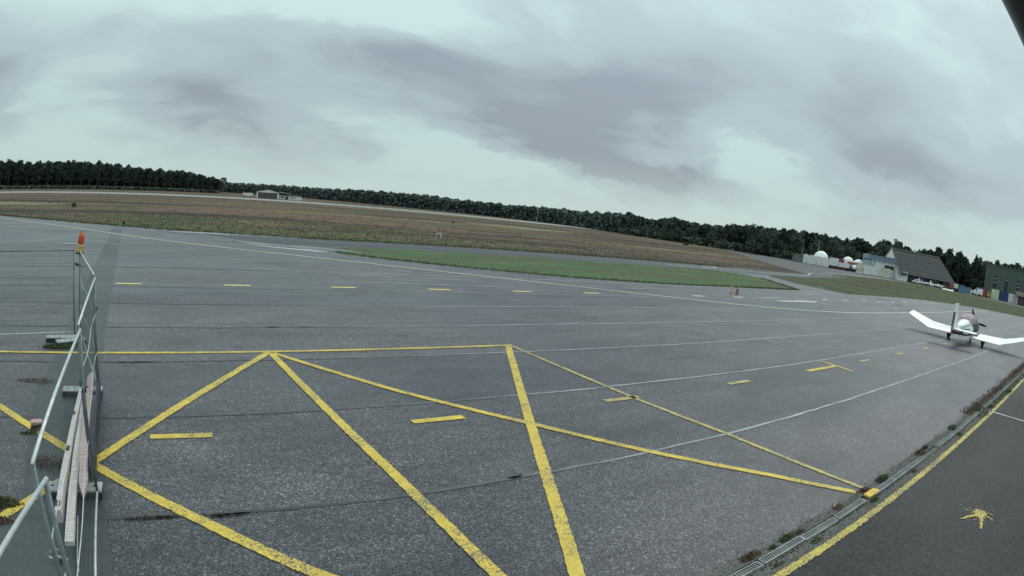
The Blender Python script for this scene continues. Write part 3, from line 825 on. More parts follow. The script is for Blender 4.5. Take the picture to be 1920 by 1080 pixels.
# the lone umbrella pine at the end of the left wood
tree(420 * math.sin(R(5.05)), 420 * math.cos(R(5.05)), 11.2, 'pine', 2, 'umbrella_pine', 'lone open crowned pine at the right end of the left wood', None, 1.25)
for az, D, H, lb in ((47.85, 244, 11.3, 'rounded tree rising above its neighbours left of the middle of the far wood'), (56.0, 222, 12.4, 'tall rounded tree standing out of the wood left of the white domes'),
                     (67.9, 243, 15.6, 'broad dark tree rising behind the white hangar gable'), (70.2, 244, 15.8, 'broad dark tree rising above the hangar ridge'), (79.1, 258, 16.2, 'tall tree rising left of the green building')):
    tree(D * math.sin(R(az)), D * math.cos(R(az)), H, 'oak', int(az), 'broad_tree', lb, None, 0.85)
for az, H, sd_ in ((77.72, 15.6, 'left'), (78.2, 14.6, 'right')):
    tree(256 * math.sin(R(az)), 256 * math.cos(R(az)), H, 'pine', int(H), 'slender_pine', sd_ + ' hand one of two slender sparse pines between hangar and green building', 'sparse pines in the gap', 0.6)

def wood_mass(name, tab, a0, a1, d0, d1, n, size, m, low=0.0, hk=0.93, seed=1):
    """the closed depth of a wood that reads as one mass, as clumps of foliage"""
    rnd = np.random.default_rng(seed)
    b = MB()
    az = rnd.uniform(a0, a1, n)
    V = []; F = []
    ph = rnd.uniform(0, 6.28, 6)
    for i in range(n):
        D, H = interp(tab, az[i])
        dep = rnd.uniform(d0, d1)
        bump_ = 0.86 + 0.05 * math.sin(az[i] * 6.1 + ph[0]) + 0.05 * math.sin(az[i] * 2.3 + ph[1] + dep * .3) + 0.13 * abs(math.sin(az[i] * 3.7 + ph[2] + 1.3 * math.sin(az[i] * 1.1) + dep * .15)) ** .5 - 0.06 * (math.sin(az[i] * 14.3 + ph[3]) > 0.6)
        z = low + (H * (1 + dep / D) * hk * bump_ - low) * (1 - rnd.random() ** 1.5)
        c = np.array([(D + dep) * math.sin(R(az[i])), (D + dep) * math.cos(R(az[i])), z])
        a = rnd.normal(size=3); a /= np.linalg.norm(a)
        e = np.cross(a, rnd.normal(size=3)); e /= np.linalg.norm(e) + 1e-9
        s = size * (0.5 + rnd.random())
        o = len(V)
        V += [c + a * s, c + e * s, c - a * s, c - e * s]
        F.append((o, o + 1, o + 2, o + 3))
    b.v = [tuple(v) for v in V]; b.f = F; b.mi = [0] * len(F)
    tag(obj(name, b, m), kind='stuff')
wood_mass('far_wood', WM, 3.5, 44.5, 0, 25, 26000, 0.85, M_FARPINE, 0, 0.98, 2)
wood_mass('wood_depth', WL, -30, 4.7, 16, 40, 24000, 1.2, M_PINE, 0, 0.86, 3)
wood_mass('wood_depth', WR, 44.0, 90, 10, 30, 26000, 1.1, M_PINE, 0, 0.82, 4)
LOW = [(a, d - 12, 1.6) for a, d, h in WL]
wood_mass('undergrowth', LOW, -30, 4.7, 0, 12, 9000, 0.7, M_PINE2, 0, 1.0, 5)
LOW2 = [(a, d - 5, 2.6) for a, d, h in WR]
wood_mass('undergrowth', LOW2, 44.0, 68, 0, 8, 5000, 0.6, M_PINE2, 0, 1.0, 6)

# ------------------------------------------------------------------ low vegetation
def blades(name, sampler, n, h, w, m, seed, spread=0.12, per=3):
    rnd = np.random.default_rng(seed)
    P = sampler(rnd, n)
    n = len(P)
    k = n * per
    base = np.repeat(P, per, 0) + rnd.normal(size=(k, 2)) * spread
    ang = rnd.uniform(0, 2 * np.pi, k)
    hh = h * rnd.uniform(0.35, 1.3, k) * np.repeat(rnd.uniform(0.6, 1.4, n), per)
    ww = w * rnd.uniform(0.6, 1.4, k)
    lx, ly = rnd.normal(size=(2, k)) * 0.35 * hh
    V = np.zeros((k, 3, 3))
    V[:, 0, 0] = base[:, 0] - np.cos(ang) * ww; V[:, 0, 1] = base[:, 1] - np.sin(ang) * ww
    V[:, 1, 0] = base[:, 0] + np.cos(ang) * ww; V[:, 1, 1] = base[:, 1] + np.sin(ang) * ww
    V[:, 2, 0] = base[:, 0] + lx; V[:, 2, 1] = base[:, 1] + ly; V[:, 2, 2] = hh
    V[:, :2, 2] = -0.02
    me = bpy.data.meshes.new(name)
    me.vertices.add(k * 3); me.vertices.foreach_set('co', V.reshape(-1))
    me.loops.add(k * 3); me.loops.foreach_set('vertex_index', np.arange(k * 3, dtype=np.int32))
    me.polygons.add(k); me.polygons.foreach_set('loop_start', np.arange(0, k * 3, 3, dtype=np.int32))
    me.update(calc_edges=True)
    me.materials.append(m)
    o = bpy.data.objects.new(name, me); C.objects.link(o)
    return tag(o, kind='stuff')
def inside(P, poly):
    poly = np.array(poly); x, y = P[:, 0], P[:, 1]
    c = np.zeros(len(P), bool); j = len(poly) - 1
    for i in range(len(poly)):
        xi, yi, xj, yj = *poly[i], *poly[j]
        c ^= ((yi > y) != (yj > y)) & (x < (xj - xi) * (y - yi) / (yj - yi + 1e-12) + xi)
        j = i
    return c
ISL = [(11.2, 38.4), (13, 35.5), (17.6, 32.2), (24, 29.4), (32.2, 28.2), (50.9, 28.6), (56.4, 36.4), (57.4, 39.6), (55, 41.9), (24.4, 41.9), (13.6, 41.6)]
def s_poly(poly):
    pa = np.array(poly)
    def f(rnd, n):
        P = rnd.uniform(pa.min(0), pa.max(0), (n, 2))
        return P[inside(P, poly)]
    return f
def s_wedge(y0, y1, a0, a1):
    def f(rnd, n):
        D = np.exp(rnd.uniform(math.log(y0), math.log(y1), n)); a = rnd.uniform(R(a0), R(a1), n)
        P = np.stack([D * np.sin(a), D * np.cos(a)], 1)
        ok = ~inside(P, [(-80, 0), (-80, 135), (-22, 71.5), (-5.5, 56.5), (0.7, 52), (12.6, 48.8), (41, 49.2), (90.6, 50.4), (99, 60.5), (120, 80), (160, 116), (160, 0)])
        return P[ok]
    return f
blades('island_grass_blades', s_poly(ISL), 14000, 0.045, 0.012, M_BLADEG, 11)
blades('heath_tufts', s_wedge(48, 200, -26, 62), 10000, 0.09, 0.05, M_BLADEB, 12, 0.3)
blades('heath_grass_tufts', s_wedge(48, 80, -26, 60), 5000, 0.09, 0.03, M_BLADE, 13, 0.3)
blades('field_grass_tufts', s_poly([(60.5, 28.8), (60.5, 27.6), (72.7, 27), (85, 25.6), (98.5, 20.3), (108, 12), (114, 0), (160, 0), (170, 58), (120.6, 58.5), (92, 45.6), (69, 40.2)]), 16000, 0.06, 0.03, M_BLADE, 14, 0.25)
def s_line(pts, w):
    pa = np.array(pts, float)
    def f(rnd, n):
        seg = np.linalg.norm(np.diff(pa, axis=0), axis=1); cum = np.r_[0, np.cumsum(seg)]
        t = rnd.uniform(0, cum[-1], n); i = np.clip(np.searchsorted(cum, t) - 1, 0, len(seg) - 1)
        u = ((t - cum[i]) / seg[i])[:, None]
        return pa[i] * (1 - u) + pa[i + 1] * u + rnd.normal(size=(n, 2)) * w
    return f
blades('verge_grass_tufts', s_line([(-35, 85), (-22, 71), (-12.6, 62), (-5.9, 56), (0.7, 51.6), (6.5, 49.8), (12.6, 48.5), (41, 49), (66, 49)], 0.35), 3500, 0.14, 0.025, M_BLADE, 15, 0.1)
blades('verge_grass_tufts', s_line([(11, 38), (13, 35.3), (17.6, 32.1), (24, 29.3), (32, 28.1), (50.9, 28.5), (57, 37)], 0.15), 2500, 0.10, 0.02, M_BLADE, 16, 0.08)
# shrubs on the heath
def bush(x, y, r, h, label, m=M_WEEDB, seed=0):
    rnd = np.random.default_rng(seed)
    b = MB()
    leaf_cloud(b, [(rnd.uniform(-r, r) * .5, rnd.uniform(-r, r) * .5, h * rnd.uniform(.3, .6), r * .6) for _ in range(7)], 60, r * 0.13, rnd, h / r * 0.7)
    return tag(obj('bush', b, m, loc=(x, y, 0)), label, 'bush')
bush(-15.9, 95, 0.5, 0.8, 'dark rounded bush alone on the heath at the left', M_PINE2, 1)
bush(60.8, 118, 0.5, 0.4, 'low dark bush on the heath behind the small white marker', M_PINE2, 2)
bush(150, 128, 1.2, 1.1, 'small dark bush at the far edge of the heath before the wood', M_PINE2, 3)
bush(-4.3, 56.2, 0.18, 0.4, 'tiny dark plant at the pavement edge where the dark strip ends', M_WEEDG, 4)

# ------------------------------------------------------------------ drain between apron and road
drain = thing('drainage_channel', 'long grated drainage channel between the grey apron and the dark road', 'drain', (5, 2.94, 0))
kb = MB()
for yy in (-0.085, 0.085):
    ribbon(kb, [(0, yy), (40, yy), (108, yy)], 0.035, 0.0, 0.8, 0.006)
    kb.box((54, yy, -0.05), (108, 0.03, 0.10))
obj('channel_edge', kb, M_KERB, drain)
obj('channel_floor', MB().box((54, 0, -0.10), (108, 0.14, 0.02)), M_STAIN, drain)
gm = MB()
for s in (-1, 1):
    gm.box((0.5, s * 0.052, 0.012), (0.985, 0.010, 0.03))
for i in range(20):
    gm.box((0.02 + i * 0.05, 0, 0.014), (0.010, 0.095, 0.010))
for s in (0, 1):
    gm.box((0.012 + s * 0.976, 0, 0.012), (0.014, 0.105, 0.03))
first = None
for i in range(30):
    if i in (7, 13): continue
    if first is None:
        g = first = obj('grate', gm, mat('weathered_grate', (0.30, 0.33, 0.33), .5, .4, var=.3, scale=3), drain)
    else:
        g = first.copy(); C.objects.link(g); g.parent = drain
    x = -0.12 + i * 1.02 + (0.42 if 3 < i else 0)
    g.location = (x, random.uniform(-0.008, 0.008), random.uniform(0.0, 0.014))
    g.rotation_euler = (random.uniform(-0.05, 0.05), random.uniform(-0.012, 0.012), random.uniform(-0.008, 0.008))
plate = tag(obj('yellow_plate', MB().box((0, 0, 0), (0.44, 0.13, 0.03)).box((0, 0, 0.019), (0.10, 0.02, 0.006)), paint('plate_yellow', (0.80, 0.52, 0.06), (0.55, 0.36, 0.06), 0.3), loc=(9.37, 2.955, 0.035)),
            'yellow painted cover plate lying on the drain where two yellow lines meet', 'drain cover')
# stones beside the channel
def stones(name, n, seed, x0, x1, ys, size):
    rnd = np.random.default_rng(seed)
    b = MB()
    for _ in range(n):
        x = x0 + (x1 - x0) * rnd.random() ** 1.6
        yy = ys[rnd.integers(len(ys))]
        lim = 2.67
        y = max(lim, rnd.normal(yy[0], yy[1]))
        s = size * rnd.uniform(0.4, 1.3)
        rx = rnd.uniform(0.7, 1.3, 6) * s
        b.add([(x + rx[0], y, 0), (x, y + rx[1], 0), (x - rx[2], y, 0), (x, y - rx[3], 0), (x, y, rx[4] * .8), (x, y, -rx[5] * .5)], [(0, 1, 4), (1, 2, 4), (2, 3, 4), (3, 0, 4), (1, 0, 5), (2, 1, 5), (3, 2, 5), (0, 3, 5)])
    tag(obj(name, b, M_GRAVEL), kind='stuff')
stones('gravel', 15000, 21, 4.6, 40, [(2.78, 0.05), (2.80, 0.05), (3.12, 0.05)], 0.015)
def weed(x, y, r, h, n, m, label, seed, flat=1.0):
    rnd = np.random.default_rng(seed)
    b = MB()
    for _ in range(n):
        a = rnd.uniform(0, 6.28); q = r * math.sqrt(rnd.random())
        px_, py_ = q * math.cos(a) * 1.9 + rnd.normal() * r * .25, q * math.sin(a) * 0.62
        hh = h * rnd.uniform(.15, 0.9) * (1.1 - q / r * 0.6)
        l = rnd.normal(size=2) * 0.5 * hh
        w = 0.006 * rnd.uniform(.6, 1.5)
        d = rnd.uniform(0, 6.28)
        ex, ey = math.cos(d) * w, math.sin(d) * w
        mx, my = px_ + l[0] * .4, py_ + l[1] * .4
        b.add([(px_ - ex, py_ - ey, 0), (px_ + ex, py_ + ey, 0), (mx + ex * 1.6, my + ey * 1.6, hh * .65), (mx - ex * 1.6, my - ey * 1.6, hh * .65), (px_ + l[0], py_ + l[1], hh * flat)], [(0, 1, 2, 3), (3, 2, 4)])
    return tag(obj('weed_clump', b, m, loc=(x, y, 0)), label, 'weed', kind='stuff')
WEEDS = [(5.93, 3.13, 0.13, 0.10, 700, M_WEEDB, 'dry reddish brown weed clump nearest the bottom of the drain'),
 (6.36, 3.08, 0.07, 0.07, 260, M_WEEDG, 'small dark green weed right of the brown clump at the drain'),
 (6.75, 3.11, 0.12, 0.09, 500, M_WEEDG, 'dark green weed clump on the apron side, second grate of the drain'),
 (7.05, 3.09, 0.10, 0.07, 300, M_WEEDB, 'low brown weed beside the joint between the first grates'),
 (6.05, 2.78, 0.09, 0.05, 220, M_BLADE, 'thin olive weed between near grate and yellow edge line'),
 (7.05, 2.79, 0.10, 0.06, 260, M_BLADE, 'olive grass tuft in the gravel below the second grate'),
 (8.35, 3.12, 0.10, 0.09, 320, M_WEEDB, 'reddish weed on the apron side just before the yellow cover'),
 (9.2, 2.81, 0.10, 0.07, 480, M_WEEDG, 'bright green low plant just below the yellow cover plate'),
 (9.42, 3.13, 0.12, 0.10, 420, M_WEEDB, 'brown weed touching the top edge of the yellow cover plate'),
 (10.25, 3.12, 0.16, 0.14, 800, M_WEEDG, 'bushy dark green clump just beyond the yellow cover plate'),
 (11.3, 2.79, 0.10, 0.06, 240, M_WEEDB, 'small brown weed in gravel past the yellow cover'),
 (12.6, 3.12, 0.18, 0.12, 700, M_WEEDB, 'wide brown and olive weed patch half way up the drain'),
 (13.1, 3.14, 0.12, 0.13, 420, M_BLADE, 'pale olive weed tuft at the top of the wide brown patch'),
 (15.7, 3.14, 0.20, 0.15, 900, M_WEEDG, 'dark green oval clump on the apron side, upper part of the drain'),
 (15.3, 2.78, 0.14, 0.08, 380, M_WEEDG, 'green plant below the grate in the upper part of the drain'),
 (19.1, 3.12, 0.26, 0.17, 1000, M_WEEDG, 'large dark clump near the start of the white line'),
 (20.1, 2.78, 0.2, 0.1, 500, M_WEEDG, 'low green plant beside the start of the white line'),
 (24.3, 2.70, 0.28, 0.15, 800, M_BLADE, 'olive clump on the edge line near the right border')]
for i, w_ in enumerate(WEEDS):
    w_ = list(w_); w_[2] *= .8; w_[3] *= .7; w_[4] = int(w_[4] * .6)
    weed(*w_, 50 + i)
blades('drain_weeds', s_line([(5.2, 3.17), (9, 3.17), (60, 3.3)], 0.03), 1400, 0.05, 0.006, M_WEEDB, 31, 0.05)
blades('drain_weeds', s_line([(5.2, 2.80), (9, 2.8), (60, 2.8)], 0.02), 900, 0.04, 0.006, M_WEEDG, 32, 0.05)
blades('drain_weeds', s_line([(18, 3.22), (100, 3.3)], 0.06), 2600, 0.10, 0.02, M_WEEDB, 33, 0.1)
blades('drain_weeds', s_line([(18, 2.78), (100, 2.8)], 0.04), 1400, 0.08, 0.02, M_WEEDG, 34, 0.1)

# ------------------------------------------------------------------ AIRCRAFT (low wing tourer, nose to +X)
AC_PITCH = -0.0
ac = thing('light_aircraft', 'white and maroon low wing light aircraft with upturned wing tips and a pink covered cockpit', 'aircraft', (39.0, 8.28, 0))
def ell(x, hw, zb, zt, n=20, e=2.4, yc=0.0):
    out = []
    for i in range(n):
        t = 2 * math.pi * i / n
        c, s = math.cos(t), math.sin(t)
        out.append((x, yc + hw * math.copysign(abs(c) ** (2 / e), c), (zb + zt) / 2 + (zt - zb) / 2 * math.copysign(abs(s) ** (2 / e), s)))
    return out
SEC = [(-4.75, .035, .78, .98), (-4.2, .10, .70, 1.02), (-3.4, .18, .62, 1.06), (-2.4, .30, .54, 1.12), (-1.5, .46, .47, 1.20), (-0.6, .55, .43, 1.24), (0.4, .56, .42, 1.24), (1.1, .54, .43, 1.22), (1.25, .52, .46, 1.24), (1.9, .47, .54, 1.20), (2.3, .36, .62, 1.14)]
fb = MB().loft([ell(*q) for q in SEC])
# maroon flank: lower faces of the rear fuselage
for i, f in enumerate(fb.f):
    if len(f) == 4:
        c = np.mean([fb.v[j] for j in f], 0)
        lim = 0.80 + 0.0 * c[0] if c[0] < -2.2 else 0.66
        if c[2] < lim + (0.10 if c[0] < -3 else 0): fb.mi[i] = 1
        if c[0] > -0.3 and c[2] > 0.70: fb.mi[i] = 2
fus = obj('fuselage', fb, [M_PWHITE, M_MAROON, M_NAVY], ac, smooth=True)
# cheat line along each side
for s in (-1, 1):
    cl = MB()
    for (x0, z0, x1, z1, w) in ((-4.5, .90, -3.2, .93, .05), (-3.2, .93, -1.6, .88, .06), (-1.6, .88, 1.2, .86, .08)):
        def side(x):
            for q0, q1 in zip(SEC, SEC[1:]):
                if q0[0] <= x <= q1[0]:
                    return q0[1] + (q1[1] - q0[1]) * (x - q0[0]) / (q1[0] - q0[0])
            return .1
        cl.add([(x0, s * (side(x0) + .006), z0), (x1, s * (side(x1) + .006), z1), (x1, s * (side(x1) + .006), z1 + w), (x0, s * (side(x0) + .006), z0 + w)], [(0, 1, 2, 3)])
    obj('stripe', cl, M_MAROON, fus)
CAN = [(-3.3, .10, .98, 1.10), (-2.6, .25, 1.0, 1.20), (-1.9, .36, 1.0, 1.32), (-1.35, .42, 1.0, 1.43), (-0.72, .47, 1.0, 1.52)]
obj('rear_deck', MB().loft([ell(*q, 20, 2.2) for q in CAN]), M_PWHITE, ac, smooth=True)
CAN2 = [(-1.25, .43, 1.10, 1.46), (-0.95, .48, 1.08, 1.66), (-0.5, .52, 1.06, 1.77), (-0.1, .55, 1.06, 1.80), (0.4, .55, 1.06, 1.74), (0.85, .53, 1.06, 1.58), (1.3, .48, 1.08, 1.36), (1.5, .44, 1.08, 1.24)]
cv = obj('cockpit_cover', MB().loft([ell(*q, 20, 2.3) for q in CAN2]), M_COVER, ac, smooth=True)
obj('strap', MB().tube([(0.1, .565 * math.cos(t), 1.42 + .39 * math.sin(t)) for t in np.linspace(-.6, 3.74, 14)], 0.016, 5), M_NAVY, cv)
obj('spinner', MB().loft([ell(2.32, .17, .99, 1.33), ell(2.42, .15, 1.01, 1.31), ell(2.56, .09, 1.07, 1.25), ell(2.66, .02, 1.14, 1.18)]), M_PWHITE, ac, smooth=True)
obj('cowl_front', MB().loft([ell(2.30, .365, .62, 1.145), ell(2.36, .26, .80, 1.12)]), M_BLACK, ac)
def blade(ang, L_=0.93):
    b = MB()
    rings = []
    for t, w, th, tw in ((.10, .05, .03, 50), (.3, .075, .02, 38), (.55, .085, .014, 26), (.8, .07, .01, 18), (1.0, .03, .006, 14)):
        q = []
        for (u, v) in ((-w, 0), (0, th), (w, 0), (0, -th)):
            a = R(tw); x = v * math.cos(a) + u * math.sin(a); l = u * math.cos(a) - v * math.sin(a)
            q.append((2.47 + x, math.cos(ang) * t * L_ - math.sin(ang) * l, 1.16 + math.sin(ang) * t * L_ + math.cos(ang) * l))
        rings.append(q)
    b.loft(rings)
    obj('propeller_blade', b, M_BLACK, ac)
for a in (184, 64, 304): blade(R(a))
# wings: constant chord centre panel, tapered outer panel with strong dihedral
def foil(y, xle, chord, z, t=0.12):
    pr = [(0, 0), (.03, .045), (.12, .075), (.3, .09), (.6, .062), (1, .006), (1, -.006), (.6, -.02), (.3, -.03), (.1, -.026)]
    return [(xle - chord * u, y, z + chord * v * t / .12) for u, v in pr]
def wfoil(y, xle, chord, z, t=0.12):
    return [(x_, y_, z_ - (xle - x_ - .35 * chord) * .115) for x_, y_, z_ in foil(y, xle, chord, z, t)]
for s in (1, -1):
    w = MB().loft([wfoil(s * y, xle, ch, z) for y, xle, ch, z in ((.40, .88, 1.72, .50), (1.6, .88, 1.72, .52), (2.72, .88, 1.72, .57))])
    w.loft([wfoil(s * y, xle, ch, z) for y, xle, ch, z in ((2.723, .88, 1.72, .57), (3.5, .78, 1.42, .80), (4.30, .66, 1.08, 1.05), (4.36, .55, .85, 1.07))])
    wg = obj('wing', w, M_PWHITE, ac)
    g = MB().box((-.45, s * 1.65, .655), (.30, 1.7, .012), ry=-0.06)
    obj('flap', MB().loft([[(-.46, s * y, .540), (-.87, s * y, .435), (-.875, s * y, .42), (-.46, s * y, .52)] for y in (.62, 2.66)]), M_PWHITE, wg)
    obj('aileron', MB().loft([[(x + .30, s * y, z + .06), (x - .015, s * y, z + .012), (x - .015, s * y, z), (x + .30, s * y, z + .03)] for y, x, z in ((2.80, -.83, .475), (4.05, -.45, .875))]), M_PWHITE, wg)
    obj('wing_walkway', MB().add([(.5, s * .58, .672), (-.60, s * .58, .612), (-.60, s * .86, .614), (.5, s * .86, .674)], [(0, 3, 2, 1) if s < 0 else (0, 1, 2, 3)]) or None, M_BLACK, wg) if False else None
    wk = MB(); wk.add([(.55, s * .575, .695), (-.15, s * .575, .61), (-.82, s * .575, .415), (-.82, s * .86, .42), (-.15, s * .86, .614), (.55, s * .86, .70)], [(0, 1, 4, 5), (1, 2, 3, 4)])
    obj('walkway', wk, M_BLACK, wg)
    obj('tip_light', MB().tube([(.4, s * 4.36, 1.10), (.28, s * 4.39, 1.10)], .025, 6), M_DARKGL, wg)
    # all-moving tailplane half
    t = MB().loft([foil(s * y, xle, ch, z, .07) for y, xle, ch, z in ((.07, -3.85, .82, .98), (1.5, -3.85, .80, .98), (1.58, -3.92, .68, .98))])
    tp = obj('tailplane', t, M_PWHITE, ac)
    obj('trim_tab', MB().box((-4.72, s * .75, .981), (.10, 1.1, .012)), M_PWHITE, tp)
# fin and rudder
def finsec(z, x0, x1, th): return [(x0, 0, z), (x0 - .25 * (x0 - x1), th, z), (x1, .006, z), (x1, -.006, z), (x0 - .25 * (x0 - x1), -th, z)]
fin = obj('fin', MB().loft([finsec(z, a, b, .06) for z, a, b in ((.95, -2.9, -4.52), (1.15, -3.35, -4.53), (1.5, -3.60, -4.56), (2.38, -3.95, -4.62))]), M_PWHITE, ac)
rud = MB()
rr = [(.72, -4.55, -4.93), (1.2, -4.56, -5.0), (1.9, -4.595, -4.98), (2.36, -4.63, -4.94)]
def rsec(z, a, b): return [(a, .04, z), (b, .008, z), (b, -.008, z), (a, -.04, z)]
rud.loft([rsec(*q) for q in rr])
for i, f in enumerate(rud.f):
    c = np.mean([rud.v[j] for j in f], 0)
    if c[2] < 2.0: rud.mi[i] = 1
obj('rudder', rud, [M_PWHITE, M_MAROON], ac)
obj('fin_stripe', MB().add([(-4.45, .047, 1.0), (-4.52, .047, 1.0), (-4.60, .047, 2.05), (-4.57, .047, 2.05)], [(0, 1, 2, 3)]) or MB(), M_MAROON, fin) if False else None
# undercarriage
def wheel(x, y, r=.19, spat=True, nm='main_gear'):
    g = MB().tube([(x, y * .93, .62), (x, y, r + .02)], .035, 8)
    leg = obj(nm, g, M_PWHITE, ac)
    obj('wheel', MB().tube([(x, y - .065, r), (x, y + .065, r)], r, 18), M_BLACK, leg)
    if spat:
        sp = MB().loft([ell(x + a, b, r - c * .4, r + c, 12, 2.2, y) for a, b, c in ((.36, .03, .08), (.27, .12, .24), (.02, .15, .30), (-.25, .10, .20), (-.48, .02, .06))])
        obj('wheel_fairing', sp, M_NAVY, leg, smooth=True)
wheel(0.0, 1.29); wheel(0.0, -1.29)
ng = MB().tube([(1.72, 0, .55), (1.72, 0, .40)], .03, 8)
for s in (-.09, .09): ng.tube([(1.72, 0, .42), (1.72, s, .36), (1.72, s, .17)], .014, 6)
leg = obj('nose_gear', ng, M_PWHITE, ac)
obj('wheel', MB().tube([(1.72, -.05, .17), (1.72, .05, .17)], .17, 18), M_BLACK, leg)
obj('antenna', MB().tube([(-2.0, 0, 1.35), (-2.2, 0, 1.62)], .008, 5), M_BLACK, ac)
obj('tie_ring', MB().tube([(-4.4, 0, .72), (-4.45, 0, .60)], .012, 5), M_GALVD, ac)

# ------------------------------------------------------------------ TEMPORARY FENCE
ZT, ZB = 2.08, 0.14
def fence_panel(a, b, label, seed=0, wr=.0010):
    a, b = Vector((*a, 0)), Vector((*b, 0))
    L_ = (b - a).length
    root = thing('wire_fence', label, 'fence', tuple(a), math.atan2(b.y - a.y, b.x - a.x), 'temporary wire fence panels')
    obj('top_rail', MB().tube([(0, 0, ZT), (L_, 0, ZT)], .0155, 10), M_GALVD if wr > .002 else M_GALV, root, smooth=True)
    obj('bottom_rail', MB().tube([(0, 0, ZB), (L_, 0, ZB)], .0145, 10), M_GALV, root, smooth=True)
    for x in (.021, L_ - .021):
        obj('post', MB().tube([(x, 0, .02), (x, 0, ZT)], .0185, 10), M_GALVD, root, smooth=True)
    mw = MB()
    n = int(L_ / .05)
    for i in range(1, n):
        x = .02 + i * (L_ - .04) / n
        mw.tube([(x, -.012, ZB), (x, -.012, ZT)], wr, 3, cap=False)
    zz = [.30, .46, .62, .98, 1.14, 1.30, 1.62, 1.78, 1.94]
    for z in zz:
        mw.tube([(0, -.014, z), (L_, -.014, z)], wr, 3, cap=False)
    tag(obj('wire_mesh', mw, M_WIRE, root), kind='stuff')
    for z in (.80, 1.46):
        pts = [(x, .018 * math.sin(x * 2.2 + seed), z + .012 * math.sin(x * 3.1 + seed)) for x in np.linspace(0, L_, 12)]
        obj('fold_wire', MB().tube(pts, .004 if wr > .002 else .006, 6), M_WIRE if wr > .002 else M_GALV, root)
    return root
fence_panel((-2.40, 14.8), (-6.1, 14.15), 'fence panel running left from the warning lamp, farthest of the row', 1, .0026)
fence_panel((-2.24, 14.65), (-1.37, 10.85), 'fence panel just right of the warning lamp post, seen nearly end on', 2)
fence_panel((-1.31, 10.52), (-1.09, 6.95), 'middle fence panel beside the far end of the boards', 3)
fence_panel((-1.03, 6.72), (-0.93, 3.32), 'long fence panel standing over the near end of the wooden boards', 4)
fence_panel((-0.80, 3.14), (-1.55, -0.30), 'nearest fence panel, its top rail leaving at the lower left corner', 5, .0006)
for (x, y, x2, y2, z, lb) in ((-2.42, 15.0, -2.24, 14.65, 1.75, 'dark clamp joining the two posts under the warning lamp'), (-1.37, 10.85, -1.31, 10.52, 1.55, 'clamp between the second and the middle fence panel'),
                          (-1.09, 6.95, -1.03, 6.72, 1.4, 'clamp between the middle and the long fence panel')):
    c = MB().box(((x + x2) / 2, (y + y2) / 2, z), (math.hypot(x2 - x, y2 - y) + .07, .055, .05), math.atan2(y2 - y, x2 - x)).tube([((x + x2) / 2, (y + y2) / 2, z - .01), ((x + x2) / 2 + .07, (y + y2) / 2 + .02, z - .01)], .009, 6)
    tag(obj('post_clamp', c, M_BLACK), lb, 'clamp')
def foot(x, y, rz, label, z=0.0):
    root = thing('ballast_block', label, 'concrete block', (x, y, z), rz, 'concrete feet of the temporary fence')
    b = MB()
    w, d, h = .40, .125, .13
    b.loft([[(sx * (w + e), sy * (d + e), zz) for sx, sy in ((-1, -1), (1, -1), (1, 1), (-1, 1))] for zz, e in ((0, 0), (h - .03, -.004))])
    obj('block', b, M_NAVY, root)  # shade on the upright faces painted as a dark body colour
    cp = MB().loft([[(sx * (w + e), sy * (d + e), zz) for sx, sy in ((-1, -1), (1, -1), (1, 1), (-1, 1))] for zz, e in ((h - .03, .002), (h - .012, .002), (h, -.012))])
    obj('block_top', cp, M_BLOCK, root)  # pale top kept apart from the sides painted in shade
    for i, px_ in enumerate((-.30, -.16, .0, .16, .30)):
        obj('socket', MB().tube([(px_, .02 * (i % 2), h - .01), (px_, .02 * (i % 2), h + .002)], .027, 10), M_BLACK, root)
    return root
foot(-2.75, 14.42, 0.06, 'concrete fence foot, the farther one by the far corner post')
foot(-2.42, 14.12, 0.42, 'concrete fence foot lying askew against the farthest foot', 0.0)
foot(-1.66, 10.60, 0.0, 'concrete fence foot under the middle of the fence, far end of the boards')
foot(-1.38, 6.86, 0.0, 'concrete fence foot under the near ends of the boards')
foot(-0.95, 3.22, 0.05, 'concrete fence foot nearest the camera')
# weathered boards laid along the feet
def board(x0, y0, x1, y1, w, th, z0, z1, m, label, ends=0.0, roll=0.0):
    d = Vector((x1 - x0, y1 - y0, 0)); L_ = d.length
    b = MB(); n = 14
    rings = []
    for i in range(n + 1):
        t = i / n
        ww = w / 2 * (1 + .03 * math.sin(i * 2.1 + x0 * 9))
        if i in (0, n): ww *= (1 - ends)
        x = t * L_; z = z0 + (z1 - z0) * t + .006 * math.sin(i * 1.3)
        q = []
        for (u, v) in ((-ww, 0), (ww, 0), (ww, th), (-ww, th)):
            q.append((x, u * math.cos(roll) - v * math.sin(roll), z + u * math.sin(roll) + v * math.cos(roll)))
        rings.append(q)
    b.loft(rings)
    o = obj('wooden_board', b, m, loc=(x0, y0, 0))
    o.rotation_euler = (0, 0, math.atan2(d.y, d.x))
    return tag(o, label, 'board', 'boards lying along the fence')
board(-1.60, 10.35, -1.46, 5.95, .075, .16, .14, .14, M_WOOD, 'leftmost pale board with dark knots, laid on edge across the fence feet')
board(-1.47, 9.6, -1.29, 5.45, .11, .05, .22, .16, M_WOOD, 'middle pale board reaching nearest to the bottom edge')
board(-1.49, 10.9, -1.17, 6.35, .12, .05, .29, .24, M_WOODR, 'red flaked board on top, pointed at its near end', .8)
board(-1.36, 9.9, -1.21, 6.9, .10, .04, .20, .18, M_WOODR, 'narrow red and white board between the others')
tag(obj('plastic_board', MB().box((-1.19, 8.7, .22), (.05, 3.4, .30), 0.055), M_NAVY), 'dark blue plastic panel standing on edge right of the boards', 'panel')
